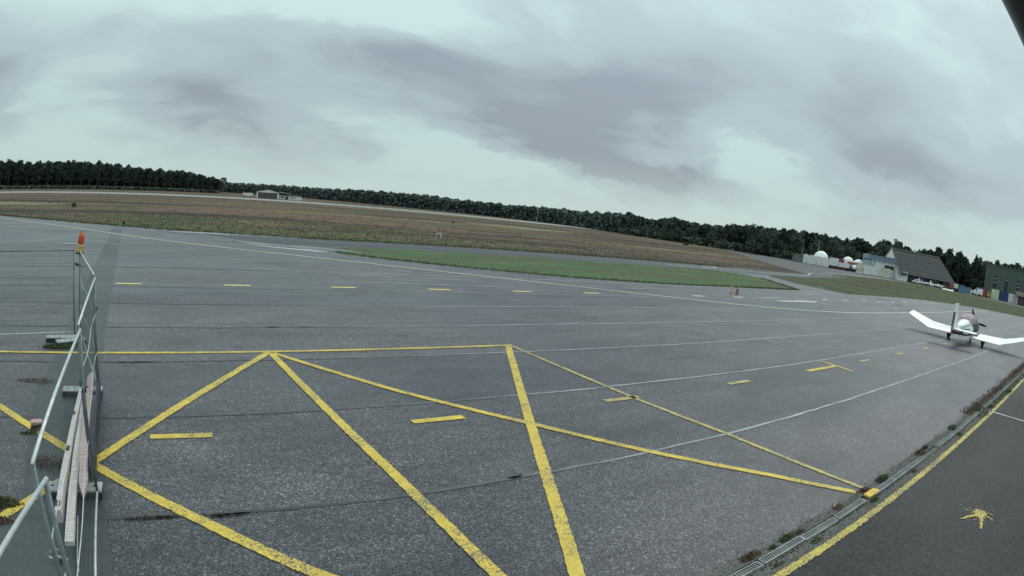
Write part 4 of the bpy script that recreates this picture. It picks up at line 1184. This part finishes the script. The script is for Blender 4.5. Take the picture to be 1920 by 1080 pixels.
for (x, y) in ((-1.56, 8.9), (-1.51, 7.6), (-1.47, 6.1)):
    b = MB().box((x, y, .30), (.05, .12, .03)).box((x, y - .05, .28), (.045, .02, .06))
    tag(obj('board_clip', b, M_WOODD), {8.9: 'dark bracket on the left board, farthest of three', 7.6: 'dark bracket on the left board, middle of three', 6.1: 'dark bracket on the near end of the left board'}[y], 'bracket')
# warning lamp on the corner post
lamp = thing('warning_lamp', 'orange warning lamp with yellow body on top of the corner fence post', 'lamp', (-2.24, 14.66, ZT), 0.2)
bod = obj('battery_case', MB().loft([[(sx * e, sy * e * .7, z) for sx, sy in ((-1, -1), (1, -1), (1, 1), (-1, 1))] for z, e in ((-.04, .085), (.0, .095), (.13, .09), (.15, .07))]), M_LAMPY, lamp)
obj('base_plate', MB().box((0, 0, -.055), (.20, .14, .03)), M_BLACK, bod)
obj('lens', MB().loft([[(.085 * k * math.cos(t), .05 * k * math.sin(t), z) for t in np.linspace(0, 2 * math.pi, 16, False)] for z, k in ((.15, .75), (.20, 1.0), (.34, 1.0), (.40, .7), (.42, .3))]), M_ORANGE, lamp, smooth=True)
obj('handle', MB().tube([(-.06, 0, .38), (-.05, 0, .45), (.03, 0, .45), (.05, 0, .38)], .010, 6), M_ORANGE, lamp)
lamp.rotation_euler = (0.0, 0.10, 0.2)
# brick, rubbish and weeds by the fence
bk = thing('broken_block', 'broken pinkish stone block beside the yellow line left of the boards', 'stone', (-2.30, 8.95, 0), 0.3)
b = MB(); b.loft([[(sx * (.11 + random.uniform(-.02, .02)), sy * (.07 + random.uniform(-.02, .02)), z) for sx, sy in ((-1, -1), (0, -1.2), (1, -1), (1, .3), (1, 1), (-.2, 1.1), (-1, 1))] for z in (0, .06, .11)])
obj('stone', b, M_WOODD, bk)
b = MB(); b.loft([[(sx * (.12 + random.uniform(-.03, .02)), sy * (.08 + random.uniform(-.03, .02)), z) for sx, sy in ((-1, -1), (0, -1.2), (1, -1), (1, .3), (1, 1), (-.2, 1.1), (-1, 1))] for z in (.112, .15)])
obj('mortar_cap', b, mat('pinkish_mortar', (.46, .33, .26), .9, var=.25, scale=20, bump=.5), bk)
def heap(x, y, n, r, label, m, seed):
    rnd = np.random.default_rng(seed); b = MB()
    for _ in range(n):
        q = rnd.normal(size=2) * r; a = rnd.uniform(0, 6.28); l = rnd.uniform(.03, .09)
        z = .01 + rnd.random() * .05
        b.tube([(q[0], q[1], z), (q[0] + l * math.cos(a), q[1] + l * math.sin(a), z + rnd.uniform(-.01, .03))], .006, 4)
    return tag(obj('twig_heap', b, m, loc=(x, y, 0)), label, 'debris', kind='stuff')
heap(-1.98, 7.75, 150, .10, 'dark heap of twigs and leaves lying inside the fence', M_WOODD, 3)
heap(-1.70, 7.7, 40, .05, 'small scatter of dark twigs right of the larger heap', M_WOODD, 4)
weed(-2.72, 13.85, .22, .16, 900, M_WEEDG, 'green and brown weed clump at the farthest fence feet', 91)
weed(-2.47, 6.55, .17, .14, 900, M_BLADE, 'olive grass tuft at the left picture edge between the yellow lines', 92)
weed(-2.40, 8.8, .10, .05, 260, M_WEEDG, 'flat green weed below the broken stone block', 93)
weed(-2.35, 6.15, .10, .08, 300, M_WEEDB, 'brown withered weed on the yellow line at the left edge', 94)
weed(-2.85, 11.4, .22, .05, 300, M_WEEDB, 'thin brown weeds at the left rim of the dark strip', 95)
weed(-0.62, 4.95, .06, .04, 200, M_WEEDG, 'tiny moss green weed at the bottom edge right of the fence', 96)
# wing nut bracket standing inside the fence
br = thing('wing_rod', 'galvanised rod with a curved wing bracket standing in front of the boards', 'bracket', (-1.46, 5.36, 0))
obj('rod', MB().tube([(0, 0, 0), (0.0, .01, .34)], .008, 6), M_GALV, br)
obj('wing', MB().tube([(-.11, 0, .07), (-.06, 0, .05), (0, 0, .085), (.06, 0, .05), (.12, 0, .04)], .011, 6), M_GALV, br)
obj('hook', MB().tube([(0, 0, .16), (.03, 0, .17), (.035, 0, .15)], .006, 5), M_GALV, br)
obj('base', MB().tube([(0, 0, 0), (0, 0, .035)], .04, 10), M_BLACK, br)
tag(obj('prop_rod', MB().tube([(-1.29, 6.3, .02), (-1.22, 5.3, .05), (-1.20, 5.15, .04)], .008, 6), M_GALV), 'thin bent steel rod lying right of the wing bracket', 'rod')

# leaning black strut close to the camera, upper right
def strut_pt(k): return Vector((.49 + .01 * k, .08 - .02 * k, 3.89 - .05 * k)) + Vector((.012, -.042, .019))
st = MB().tube([strut_pt(k) for k in (-14, -6, 0, 10, 30, 60, 77.8)], .044, 20)
tag(obj('black_strut', st, mat('black_powder_coat', (.012, .013, .016), .35, var=.2, scale=8), smooth=True), 'leaning black tube passing close to the camera in the upper right corner', 'strut')

# ------------------------------------------------------------------ small things out on the field
def trestle(x, y, h, rz, m, label, name='chock_trestle'):
    root = thing(name, label, 'barrier', (x, y, 0), rz, 'small orange barriers')
    for s in (-1, 1):
        obj('leg', MB().box((s * .10, 0, h * .42), (.10, .12, h * .86), ry=-s * .22), m, root)
    obj('top', MB().box((0, 0, h * .84), (.16, .12, h * .26)), m, root)
    obj('foot_bar', MB().box((0, .0, .03), (.42, .22, .05)), m, root)
    obj('handle', MB().tube([(-.07, 0, h * .95), (-.1, 0, h * 1.12), (-.04, 0, h * .98)], .015, 5).tube([(.07, 0, h * .95), (.1, 0, h * 1.08)], .015, 5), m, root)
trestle(34.5, 24.6, .56, .5, M_PINKP, 'taller faded orange barrier on the far apron')
trestle(35.05, 24.5, .38, .3, mat('faded_mauve_plastic', (.30, .17, .19), .6), 'lower reddish barrier standing right of the orange one')
mk = thing('field_marker', 'small white hoop marker standing alone on the brown heath', 'marker', (28.9, 59.2, 0), -.5)
obj('hoop', MB().tube([(-.28, 0, 0), (-.28, 0, .42), (-.18, 0, .55), (.12, 0, .55), (.22, 0, .42), (.22, 0, 0)], .035, 8), M_WHITE if False else M_PWHITE, mk)
obj('side_post', MB().tube([(-.62, 0, 0), (-.62, 0, .42)], .02, 6), M_GALVD, mk)
tag(obj('mast', MB().tube([(201.7, 286.0, 0), (201.7, 286.0, 8.5)], [.12, .05], 6), M_GALV), 'thin pale mast before the far wood in the middle of the horizon', 'mast')
tag(obj('mast', MB().tube([(176.9, 93.3, 0), (176.9, 93.3, 8.0)], [.10, .05], 6), M_GALV), 'thin pale mast behind the largest white dome', 'mast')
tag(obj('mast', MB().tube([(187.5, 105.2, 0), (187.5, 105.2, 4.6)], [.10, .06], 6), M_GALV), 'short grey post left of the white containers', 'mast')
for i, (x, y) in enumerate(((18.6, 57.5), (44.5, 56), (-3.6, 58.5))):
    tag(obj('edge_reflector', MB().tube([(x, y, 0), (x, y, .3)], .04, 6).tube([(x, y, .3), (x, y, .36)], .055, 6), M_BLUEP), ['small blue taxiway reflector at the verge left of the white marker', 'small blue taxiway reflector on the verge above the grass island', 'small blue reflector left of the far end of the dark strip'][i], 'reflector')

# ------------------------------------------------------------------ far hangar beyond the runway
def bx(x0, x1, y0, y1, z0, z1): return ((x0 + x1) / 2, (y0 + y1) / 2, (z0 + z1) / 2), (x1 - x0, y1 - y0, z1 - z0)
fh = thing('far_hangar', 'low white hangar with brown doors and teal roof beyond the runway', 'hangar', (43.0, 294, 0), math.atan2(-3.8, 20))
b = MB(); b.box(*bx(0, 11, 0, 12, 0, 3.0)); b.add([(0, 0, 3.0), (11, 0, 3.0), (5.5, 0, 4.2), (0, 12, 3.0), (11, 12, 3.0), (5.5, 12, 4.2)], [(0, 1, 2), (4, 3, 5)])
obj('wall', b, M_WALLW, fh)
obj('roof', MB().add([(-.3, -.3, 3.0), (5.5, -.3, 4.3), (5.5, 12, 4.3), (-.3, 12, 3.0), (11.3, -.3, 3.0), (11.3, 12, 3.0)], [(0, 1, 2, 3), (1, 4, 5, 2)]) or None, M_TEALR, fh) if False else None
rf = MB(); rf.add([(-.3, -.3, 3.02), (5.5, -.3, 4.32), (5.5, 12, 4.32), (-.3, 12, 3.02), (11.3, -.3, 3.02), (11.3, 12, 3.02)], [(0, 1, 2, 3), (1, 4, 5, 2)])
obj('roof', rf, M_TEALR, fh)
for i in range(4):
    obj('door', MB().box(*bx(.7 + i * 2.4, .7 + i * 2.4 + 2.36, -.08, -.02, 0, 2.75)), M_DOORS, fh)
an = MB(); an.box(*bx(11.2, 22.5, 2, 9, 0, 2.0)); obj('annex', an, M_WALLW, fh)
r_2 = MB(); r_2.add([(11.1, -.2, 3.1), (22.8, 1.6, 2.02), (22.8, 9.3, 2.02), (11.1, 9.3, 3.6)], [(0, 1, 2, 3)]); r_2.add([(11.2, 2, 1.9), (22.5, 2, 1.9), (22.5, 2, 2.0), (11.2, 2, 3.0)], [(0, 1, 2, 3)])
obj('annex_roof', r_2, M_BROWNR, fh)
for x0, x1, z0, z1 in ((12.4, 13.4, .8, 1.5), (14.4, 15.6, 0, 1.6), (17.4, 18.0, .7, 1.4), (18.9, 19.3, .7, 1.4)):
    obj('window', MB().box(*bx(x0, x1, 1.93, 1.98, z0, z1)), M_DARKGL, fh)
tl = thing('parked_trailer', 'long white trailer parked left of the far hangar', 'trailer', (36.6, 296.5, 0), -.19)
obj('body', MB().box((2.4, 0, 1.35), (4.8, 2.2, 1.3)), M_CONTW, tl)
for x in (.8, 3.9): obj('wheel', MB().tube([(x, -1.12, .4), (x, -.9, .4)], .4, 10), M_BLACK, tl)

# ------------------------------------------------------------------ buildings and yard on the right
DSC = Vector((.32, -.947, 0))                 # along the row, to the right in the picture
def rowrz(extra=0.0): return math.atan2(-.947, .32) + extra
def corr_box(mb, x0, x1, y0, y1, z0, z1, pitch=.42, depth=.13, k=0):
    """container wall with pressed corrugation on the long front and the ends"""
    n = max(4, int((x1 - x0) / pitch))
    vs = []; fs = []
    pr = [(x0 + (x1 - x0) * i / (2 * n), y0 + (depth if (i // 1) % 2 else 0)) for i in range(2 * n + 1)]
    for (x, y) in pr: vs += [(x, y, z0), (x, y, z1)]
    fs = [(2 * i, 2 * i + 2, 2 * i + 3, 2 * i + 1) for i in range(2 * n)]
    mb.add(vs, fs, k)
    mb.box(((x0 + x1) / 2, (y0 + y1) / 2 + .04, (z0 + z1) / 2), (x1 - x0, y1 - y0 - .08 - depth, z1 - z0), 0, k)
def container(x, y, L_, h, m, label, door=False, rz=None, name='shipping_container', windows=0, w=2.4):
    root = thing(name, label, 'container', (x, y, .05), rowrz() if rz is None else rz, 'containers in the yard')
    b = MB(); corr_box(b, 0, L_, 0, w, .1, h)
    obj('body', b, m, root)
    f = MB()
    for xx in (.04, L_ - .04): f.box((xx, -.01, h / 2 + .05), (.10, .08, h))
    for zz in (.08, h + .03): f.box((L_ / 2, -.005, zz), (L_, .09, .10))
    obj('frame', f, m, root)
    for i in range(windows):
        obj('window', MB().box((L_ * .55 + i * 1.0, -.07, h * .72), (.65, .04, .5)), M_DARKGL, root)
    if door:
        for i in (0, 1):
            d = obj('door', MB().box((.3 + i * .95, -.07, h * .48), (.9, .03, h * .82)), m, root)
            obj('lock_bar', MB().tube([(.55 + i * .75, -.10, .25), (.55 + i * .75, -.10, h - .2)], .025, 5), M_GALV, d)
    return root
# local frame of the row: x right, y away from the camera  (needs y pointing back)
# three radomes
def dome(x, y, r, zc_, label):
    root = thing('radome', label, 'dome', (x, y, 0), 0, 'white domes')
    rings = []
    for e in np.linspace(-.15, math.pi / 2 - .03, 9):
        rings.append([(r * math.cos(e) * math.cos(t), r * math.cos(e) * math.sin(t), zc_ + r * math.sin(e)) for t in np.linspace(0, 2 * math.pi, 24, False)])
    obj('shell', MB().loft(rings), M_DOME, root, smooth=True)
    obj('support', MB().tube([(0, 0, 0), (0, 0, zc_ - .2)], r * .85, 20), M_CONTW, root)
dome(174.3, 90.6, 2.5, 2.25, 'largest white dome, leftmost of three behind the white containers')
dome(181.5, 84.0, 2.05, 2.35, 'middle white dome of three, above the orange machine')
dome(183.0, 80.7, 1.95, 2.15, 'right hand white dome of three, beside the blue tower')
# slatted white containers at the left end
for i, (x, y) in enumerate(((170.6, 95.0), (170.7, 93.4), (170.2, 92.6), (170.9, 91.0), (170.5, 89.2), (170.3, 87.3))):
    L_ = (1.1, .7, 1.2, 1.45, 1.5, 1.4)[i]
    container(x, y, L_, (2.9, 2.6, 2.9, 2.85, 2.75, 2.7)[i], M_CONTW, ['first narrow white tank box at the left end of the yard', 'second narrow white box from the left end of the yard', 'third white ribbed box, left below the largest dome', 'fourth white ribbed box, below the largest dome', 'fifth white ribbed box, right below the largest dome', 'sixth white ribbed box, beside the white trailer'][i], True, name='ribbed_box', w=1.8)
tag(obj('dark_shed', MB().box((176.5, 100.5, 1.2), (3, 3, 2.4), .3).box((176.5, 100.5, 2.45), (3.3, 3.3, .12), .3), M_GALVD), 'small dark shed left of the first white box', 'shed')
def trailer(x, y, L_, h0, h1, m, label, base=None, nm='box_trailer'):
    root = thing(nm, label, 'trailer', (x, y, .0), rowrz(), 'trailers and boxes in the yard')
    obj('body', MB().box((L_ / 2, 1.0, (h0 + h1) / 2), (L_, 1.9, h1 - h0)), m, root)
    obj('chassis', MB().box((L_ / 2, 1.0, h0 - .08), (L_ + .3, 1.6, .14)), base or M_BLACK, root)
    for q in (.25, .75): obj('wheel', MB().tube([(L_ * q, 0, .38), (L_ * q, .25, .38)], .38, 10), M_BLACK, root)
    for k in range(3):
        obj('rib', MB().box((L_ * (.2 + .3 * k), .03, (h0 + h1) / 2), (.08, .06, h1 - h0 - .05)), M_GALV, root)
    return root
trailer(170.8, 85.6, 2.7, .9, 3.2, M_CONTW, 'white box trailer with dark chassis right of the ribbed boxes')
trailer(172.2, 82.9, 3.4, .9, 2.2, M_CONTW, 'low pale trailer with a red chassis left of the orange machine', M_RED)
tag(obj('red_roof_shed', MB().box((176.5, 86.5, 1.6), (3.2, 5.5, 3.2), -.32).box((176.5, 86.5, 3.3), (3.6, 6, .16), -.32), M_RED), 'low dark red shed between the largest dome and the trailers', 'shed')
tag(obj('dark_tank', MB().tube([(177.2, 83.2, 1.3), (178.2, 80.2, 1.3)], 1.1, 14), M_GALVD), 'dark grey tank lying left of the orange machine', 'tank')
om = thing('orange_machine', 'orange roofed machine below the middle white dome', 'machine', (177.4, 82.2, 0), rowrz())
obj('cab', MB().box((1.6, 1, 1.9), (2.8, 1.8, 1.5)), M_ORNG, om)
obj('canopy', MB().box((1.6, 1, 2.8), (3.3, 2.1, .3)), M_ORNG, om)
obj('hood', MB().box((.2, .9, 1.0), (1.3, 1.4, .9)), M_CONTY, om)
for q in (.3, 2.7): obj('wheel', MB().tube([(q, -.1, .55), (q, .3, .55)], .55, 12), M_BLACK, om)
tn = thing('small_white_trailer', 'small round topped white trailer in front of the orange machine', 'trailer', (176.0, 79.9, 0), rowrz())
obj('body', MB().loft([[(x, .9 + .8 * math.cos(t) * k, 1.25 + (.95 * math.sin(t) if math.sin(t) > 0 else .55 * math.sin(t)) * k) for t in np.linspace(0, 2 * math.pi, 16, False)] for x, k in ((.1, .6), (.3, .9), (1.1, 1), (1.4, .9), (1.5, .6))]), M_DOME, tn, smooth=True)
obj('chassis', MB().box((.8, .9, .55), (1.5, 1.3, .18)), M_CONTN, tn)
for q in (.3, 1.3): obj('wheel', MB().tube([(q, .05, .3), (q, .3, .3)], .3, 10), M_BLACK, tn)
container(178.2, 78.9, 2.6, 2.9, M_CONTY, 'cream container standing left of the blue tower', True)
for i, (x, y) in enumerate(((176.4, 77.6), (176.7, 76.7))):
    tag(obj('white_slab', MB().box((x, y, .22), (.8, 1.3, .35), .3), M_CONTW), ['white slab on the ground left of the tower foot', 'second white slab on the ground at the tower foot'][i], 'slab')
# control building: blue tower, white hall, long fascia
cb = thing('control_building', 'white and blue two storey building left of the grey roofed hangar', 'building', (180.0, 78.0, 0), rowrz(.03))
tw = MB(); tw.box((1.6, 2.5, 3.05), (3.2, 5, 6.1)); obj('tower', tw, M_WALLB, cb)
obj('hall', MB().box((7.2, 3.0, 2.55), (8.0, 5, 5.1)), M_WALLW, cb)
obj('roof_band', MB().box((6.9, 2.4, 5.55), (9.2, 6.0, 1.5)).box((6.9, 2.4, 6.33), (9.4, 6.2, .08)), M_FASCIA, cb)
obj('coping', MB().box((1.6, 2.5, 6.16), (3.4, 5.2, .12)), M_WALLW, cb)
for x in (.75, 1.6, 2.45):
    w_ = obj('window', MB().box((x, -.03, 4.75), (.55, .06, .75)), M_DARKGL, cb)
    obj('frame', MB().box((x, -.07, 4.34), (.65, .06, .07)).box((x, -.07, 5.16), (.65, .06, .07)), M_WALLW, w_)
obj('corner_strip', MB().box((3.35, -.05, 2.6), (.14, .14, 5.2)), M_WALLW, cb)
obj('downpipe', MB().tube([(3.9, .35, .2), (3.9, .35, 4.7)], .09, 6), M_FASCIA, cb)
for x in (.9, 2.2): obj('door', MB().box((x, -.03, 1.3), (.9, .05, 2.2)), M_FASCIA, cb)
op = obj('door_opening', MB().box((9.15, .47, 2.75), (3.3, .06, 2.1)), M_DARKGL, cb)
obj('shutter', MB().box((9.15, .42, 2.15), (3.0, .04, .9)), M_CONTW, op)
obj('lean_to', MB().add([(11.4, .5, .1), (13.9, .5, .1), (13.9, .5, 2.3), (11.4, .5, 5.0), (11.4, 4, .1), (13.9, 4, .1), (13.9, 4, 2.3), (11.4, 4, 5.0)], [(0, 1, 2, 3), (1, 5, 6, 2), (3, 2, 6, 7), (5, 4, 7, 6)]) or None, M_WALLW, cb) if False else None
lt = MB(); lt.add([(11.25, .6, .1), (13.9, .6, .1), (13.9, .6, 2.3), (11.25, .6, 5.0), (11.25, 4, .1), (13.9, 4, .1), (13.9, 4, 2.3), (11.25, 4, 5.0)], [(0, 1, 2, 3), (1, 5, 6, 2), (3, 2, 6, 7), (5, 4, 7, 6)])
obj('lean_to', lt, M_WALLW, cb)
for i, (x, y, L_, h, m, lb, wn) in enumerate(((177.6, 76.1, 2.5, 2.75, M_CONTW, 'grey white container directly below the blue tower', 0), (178.2, 73.7, 3.0, 2.7, M_CONTW, 'white container in front of the white hall, second of three', 0),
        (178.4, 70.6, 3.4, 2.8, M_CONTY, 'cream white container below the open door, third of three', 0), (181.6, 66.2, 4.0, 2.7, M_CONTW, 'white container with two small windows right of the white hall', 2), (184.4, 62.0, 2.4, 2.5, M_CONTN, 'dark blue container at the left corner of the grey roofed hangar', 0))):
    container(x, y, L_, h, m, lb, i in (1, 2), windows=wn)
# big grey roofed hangar
hg = thing('grey_roofed_hangar', 'large hangar with a long steep dark grey roof and a white gable', 'hangar', (194.0, 49.0, 0), math.atan2(-.8, .6))
# local: x along the ridge to the right (0 = right end), y back
LH, DH, ZE, ZR = 20.5, 14.0, 2.75, 9.6
rb = MB()
rb.add([(-LH - .5, -1.2, ZE - .45), (.4, -1.2, ZE - .45), (-1.2, DH, ZR), (-LH + 2.2 - 1.6, DH, ZR), (-LH - .5, 2 * DH + 1, ZE), (.4, 2 * DH + 1, ZE)], [(0, 1, 2, 3), (3, 2, 5, 4)])
rb.add([(.4, -1.2, ZE - .45), (.4, 2 * DH + 1, ZE), (-1.2, DH, ZR)], [(0, 1, 2)])
rfo = obj('roof', rb, M_ROOF, hg)
obj('ridge_cap', MB().box((-LH / 2 + .0 - .3, DH, ZR + .08), (LH - 1.6, .7, .22)), M_RIDGE, rfo)
for i in range(7):
    z = ZE + (ZR - ZE) * (i + .5) / 7
    obj('sheet_joint', MB().tube([(-LH, -1.2 + (DH + 1.2) * (i + .5) / 7, ZE - .45 + (ZR - ZE + .45) * (i + .5) / 7 + .02), (-.3, -1.2 + (DH + 1.2) * (i + .5) / 7, ZE - .45 + (ZR - ZE + .45) * (i + .5) / 7 + .01)], .022, 4), M_ROOF, rfo)
gb = MB(); gb.add([(-LH + .1, .3, 0), (-LH + .1, 2 * DH - .5, 0), (-LH + .1, 2 * DH - .5, ZE), (-LH + .62, DH, ZR - .15), (-LH + .1, .3, ZE + .2)], [(4, 3, 2, 1, 0)])
obj('gable', gb, M_WALLW, hg)
vb = MB()
for y0, z0, y1, z1 in ((-1.2, ZE - .4, DH, ZR + .12), (2 * DH, ZE, DH, ZR + .12)):
    vb.tube([(-LH - .2, y0, z0), (-LH + .55, y1, z1)], .17, 4)
obj('verge_board', vb, M_RIDGE, hg)
for i in range(8):
    obj('front_post', MB().box((-LH + 3.0 + i * 2.35, .0, ZE / 2 - .1), (.14, .14, ZE - .2)), M_CONC, hg)
bk_ = MB()
for i in range(8):
    bk_.box((-LH + 1.8 + i * 2.35, 1.4, 1.15), (2.2, .1, 2.3))
for i in range(8):
    o = obj('wall_panel', MB().box((-LH + 1.8 + i * 2.35, 1.4, 1.15), (2.25, .1, 2.3)), M_CONC if i % 2 else M_BROWNR, hg)
# cars and gliders under the eave
def car(x, y, rz, m, label, L_=4.1, h=1.45, name='parked_car'):
    root = thing(name, label, 'car', (x, y, 0), rz, 'cars parked in the yard')
    prof = [(-L_ / 2, .35), (-L_ / 2, .75), (-L_ * .36, .88), (-L_ * .26, 1.25 * h / 1.45), (-L_ * .05, h), (L_ * .22, h * .98), (L_ * .38, .95), (L_ / 2, .85), (L_ / 2, .35)]
    b = MB()
    rings = []
    for yy, k in ((-.82, .96), (-.78, 1), (.78, 1), (.82, .96)):
        rings.append([(px_, yy * (1 if pz < 1 else .86), .35 + (pz - .35) * k) for px_, pz in prof])
    b.loft(rings); obj('body', b, m, root)
    for s in (-1, 1):
        obj('side_window', MB().add([(-L_ * .22, s * .80, .92), (L_ * .30, s * .80, .92), (L_ * .2, s * .715, h * .93), (-L_ * .04, s * .715, h * .95)], [(0, 1, 2, 3)]) or None, M_DARKGL, root) if False else None
        w = MB(); w.add([(-L_ * .22, s * .83, .94), (L_ * .30, s * .83, .94), (L_ * .2, s * .73, h * .93), (-L_ * .04, s * .73, h * .94)], [(0, 1, 2, 3)]); obj('side_window', w, M_DARKGL, root)
        for q in (-.31, .31): obj('wheel', MB().tube([(L_ * q, s * .70, .31), (L_ * q, s * .86, .31)], .31, 12), M_BLACK, root)
    return root
car(185.2, 59.3, rowrz(.1), M_CONTW, 'white car parked in front of the left part of the grey hangar')
def glider(x, y, rz, label, span=6.0):
    root = thing('glider', label, 'glider', (x, y, 0), rz, 'white gliders at the grey hangar')
    obj('fuselage', MB().loft([ell(xx, w, zb, zt, 10) for xx, w, zb, zt in ((-3.0, .06, .75, .95), (-1.0, .12, .6, .95), (.5, .3, .35, 1.1), (1.6, .3, .3, 1.1), (2.4, .05, .5, .7))]), M_PWHITE, root, smooth=True)
    for s in (-1, 1):
        obj('wing', MB().loft([foil(s * yy, .9, c, .95 + .06 * yy) for yy, c in ((.1, .8), (span / 2, .45))]), M_PWHITE, root)
    obj('fin', MB().loft([finsec(z, a, b_, .03) for z, a, b_ in ((.9, -2.5, -3.1), (1.8, -2.8, -3.15))]), M_PWHITE, root)
    obj('wheel', MB().tube([(.9, -.06, .2), (.9, .06, .2)], .2, 10), M_BLACK, root)
glider(184.0, 55.6, rowrz(), 'white glider nearest the white car, wings level')
glider(186.6, 52.3, rowrz(.3), 'second white glider farther right under the eave')
tag(obj('white_tarpaulin', MB().loft([[(0, 0, 0), (.6, 0, .3), (1.2, 0, 0)], [(0, 4, 0), (.5, 4, .45), (1.2, 4, 0)]]), M_CONTW, loc=(184.6, 46.3, 0)), 'long white cover on the ground right of the gliders', 'cover')
mm = thing('red_machine', 'red and yellow machine parked at the right end of the grey roof', 'machine', (190.2, 49.0, 0), rowrz())
obj('red_cab', MB().box((.4, .5, 1.6), (1.3, 1.6, 1.5)), M_RED, mm)
obj('yellow_box', MB().box((2.0, .6, 1.7), (1.5, 1.5, 1.3)), M_CONTY, mm)
obj('frame', MB().box((1.2, .6, .75), (3.6, 1.4, .25)), M_WOODD, mm)
for q in (.2, 2.3): obj('wheel', MB().tube([(q, -.25, .4), (q, .1, .4)], .4, 12), M_BLACK, mm)
tag(obj('scrap_pile', MB().box((188.0, 50.0, .45), (1.2, 2.2, .7), .2).box((188.3, 48.6, .3), (.8, 1.2, .5), -.5).box((187.6, 51.0, .8), (.5, .7, .4), .8), M_WOODD), 'dark pile of gear left of the red machine', 'pile')
container(191.5, 46.2, 4.2, 1.9, M_BLUEP, 'low pale blue open container right of the grey roof', name='open_skip')
tag(obj('blue_tarpaulin', MB().box((194, 46.5, 2.3), (1.5, 4.0, .25), -.3).box((194, 46.5, 1.1), (1.3, 3.8, 2.2), -.3), M_CONTN), 'blue covered stack behind the pale blue container', 'stack')
trailer(194.3, 42.4, 4.2, .6, 1.5, M_CONTW, 'low white flatbed trailer in front of the white car and red container', nm='flatbed_trailer')
vn = thing('white_van', 'white van with curved roof behind the low flatbed', 'van', (199.6, 42.3, 0), rowrz())
b = MB(); b.loft([[(0, y, .4), (0, y, 1.2), (.7, y, 1.9), (1.4, y, 2.3), (3.2, y, 2.3), (3.4, y, 1.9), (3.4, y, .4)] for y in (0, 1.8)]); obj('body', b, M_DOME, vn)
obj('windscreen', MB().box((.98, -.01, 1.75), (.7, .04, .4), ry=-.7), M_DARKGL, vn)
obj('roof_rack', MB().box((2.2, .9, 2.5), (2.4, 1.6, .25)), M_BLUEP, vn)
for q in (.8, 2.7): obj('wheel', MB().tube([(q, -.05, .35), (q, .15, .35)], .35, 12), M_BLACK, vn)
tag(obj('orange_drum', MB().tube([(199.6, 44.2, .2), (199.6, 44.2, 2.0)], .75, 14), M_ORNG), 'round orange drum left of the white van', 'drum')
container(203.2, 40.6, 2.9, 2.5, M_RED, 'faded red container right of the white van')
fk = thing('yellow_forklift', 'yellow forklift beside the cream container', 'forklift', (203.6, 37.9, 0), rowrz())
obj('body', MB().box((.7, .6, .9), (1.3, 1.1, .8)), M_YELP, fk)
obj('guard', MB().box((.6, .6, 2.1), (1.2, 1.1, .1)).tube([(.1, .1, 1.2), (.1, .1, 2.1)], .05, 5).tube([(1.1, .1, 1.2), (1.1, .1, 2.1)], .05, 5), M_YELP, fk)
obj('counterweight', MB().box((.25, .6, 1.6), (.6, .9, .9)), M_YELP, fk)
obj('mast', MB().box((-.1, .6, 1.3), (.12, .8, 2.3)), M_WOODD, fk)
for q in (.25, 1.15): obj('wheel', MB().tube([(q, .0, .3), (q, .2, .3)], .3, 12), M_BLACK, fk)
container(205.6, 36.4, 2.7, 3.1, M_CONTY, 'cream container between the yellow forklift and the blue container', True)
container(207.2, 33.7, 3.5, 2.9, M_CONTB, 'bright blue container in front of the green building')
container(207.8, 30.0, 4.2, 2.9, M_CONTW, 'white ribbed container left of the brown roofed hut', True)
# green building
gr = thing('green_building', 'tall grey green flat roofed building at the right edge', 'building', (227.5, 43.4, 0), math.atan2(-.947, .24))
GW, GD, GH = 34.0, 16.0, 11.4
b = MB(); b.box((GW / 2, GD / 2, GH / 2), (GW, GD, GH)); obj('wall', b, M_GREENB, gr)
pn = None
for i in range(14):
    if pn is None:
        pn = o = obj('cladding_rib', MB().box((0, -.04, GH / 2), (.10, .07, GH - .1)), M_GREENB, gr)
    else:
        o = pn.copy(); C.objects.link(o); o.parent = gr
    o.location = (1.2 + i * 2.4, 0, 0)
obj('roof_edge', MB().box((GW / 2, GD / 2, GH + .1), (GW + .3, GD + .3, .22)), M_GREENB, gr)
for i in range(10):
    obj('roof_vent', MB().box((1.4 + i * 1.7, .8, GH + .55), (.5, .8, .7)).box((1.4 + i * 1.7, .8, GH + .98), (.7, 1.0, .12)), M_GREENB, gr)
for i, x in enumerate((3.7, 8.6, 13.8)):
    w_ = obj('window', MB().box((x, -.09, 5.0), (1.25, .08, 5.6)), M_DARKGL, gr)
    for z in ((5.6, 6.9) if i != 1 else (7.2,)):
        obj('transom', MB().box((x, -.15, z), (1.25, .06, .28)), M_WALLB, w_)
# brown roofed hut at the right edge
ht = thing('brown_roofed_hut', 'small hut with a brown roof and purple brown door at the right edge', 'hut', (206.0, 26.6, 0), rowrz(-.03))
obj('wall', MB().box((4.3, 2.2, 1.4), (8.0, 4.0, 2.8)), M_BROWNR, ht)
b = MB(); b.loft([[(-.6, -.6, 2.85), (-.6, 2.2, 4.2), (-.6, 5.0, 2.85), (-.6, 5.0, 2.7), (-.6, 2.2, 4.05), (-.6, -.6, 2.7)], [(9.5, -.6, 2.85), (9.5, 2.2, 4.2), (9.5, 5.0, 2.85), (9.5, 5.0, 2.7), (9.5, 2.2, 4.05), (9.5, -.6, 2.7)]])
obj('roof', b, M_BROWNR, ht)
for x in (.15, 4.2): obj('post', MB().box((x, -.1, 1.4), (.3, .24, 2.75)), M_CONTW, ht)
obj('door', MB().box((1.9, .12, 1.1), (2.6, .08, 2.2)), M_PURPLE, ht)
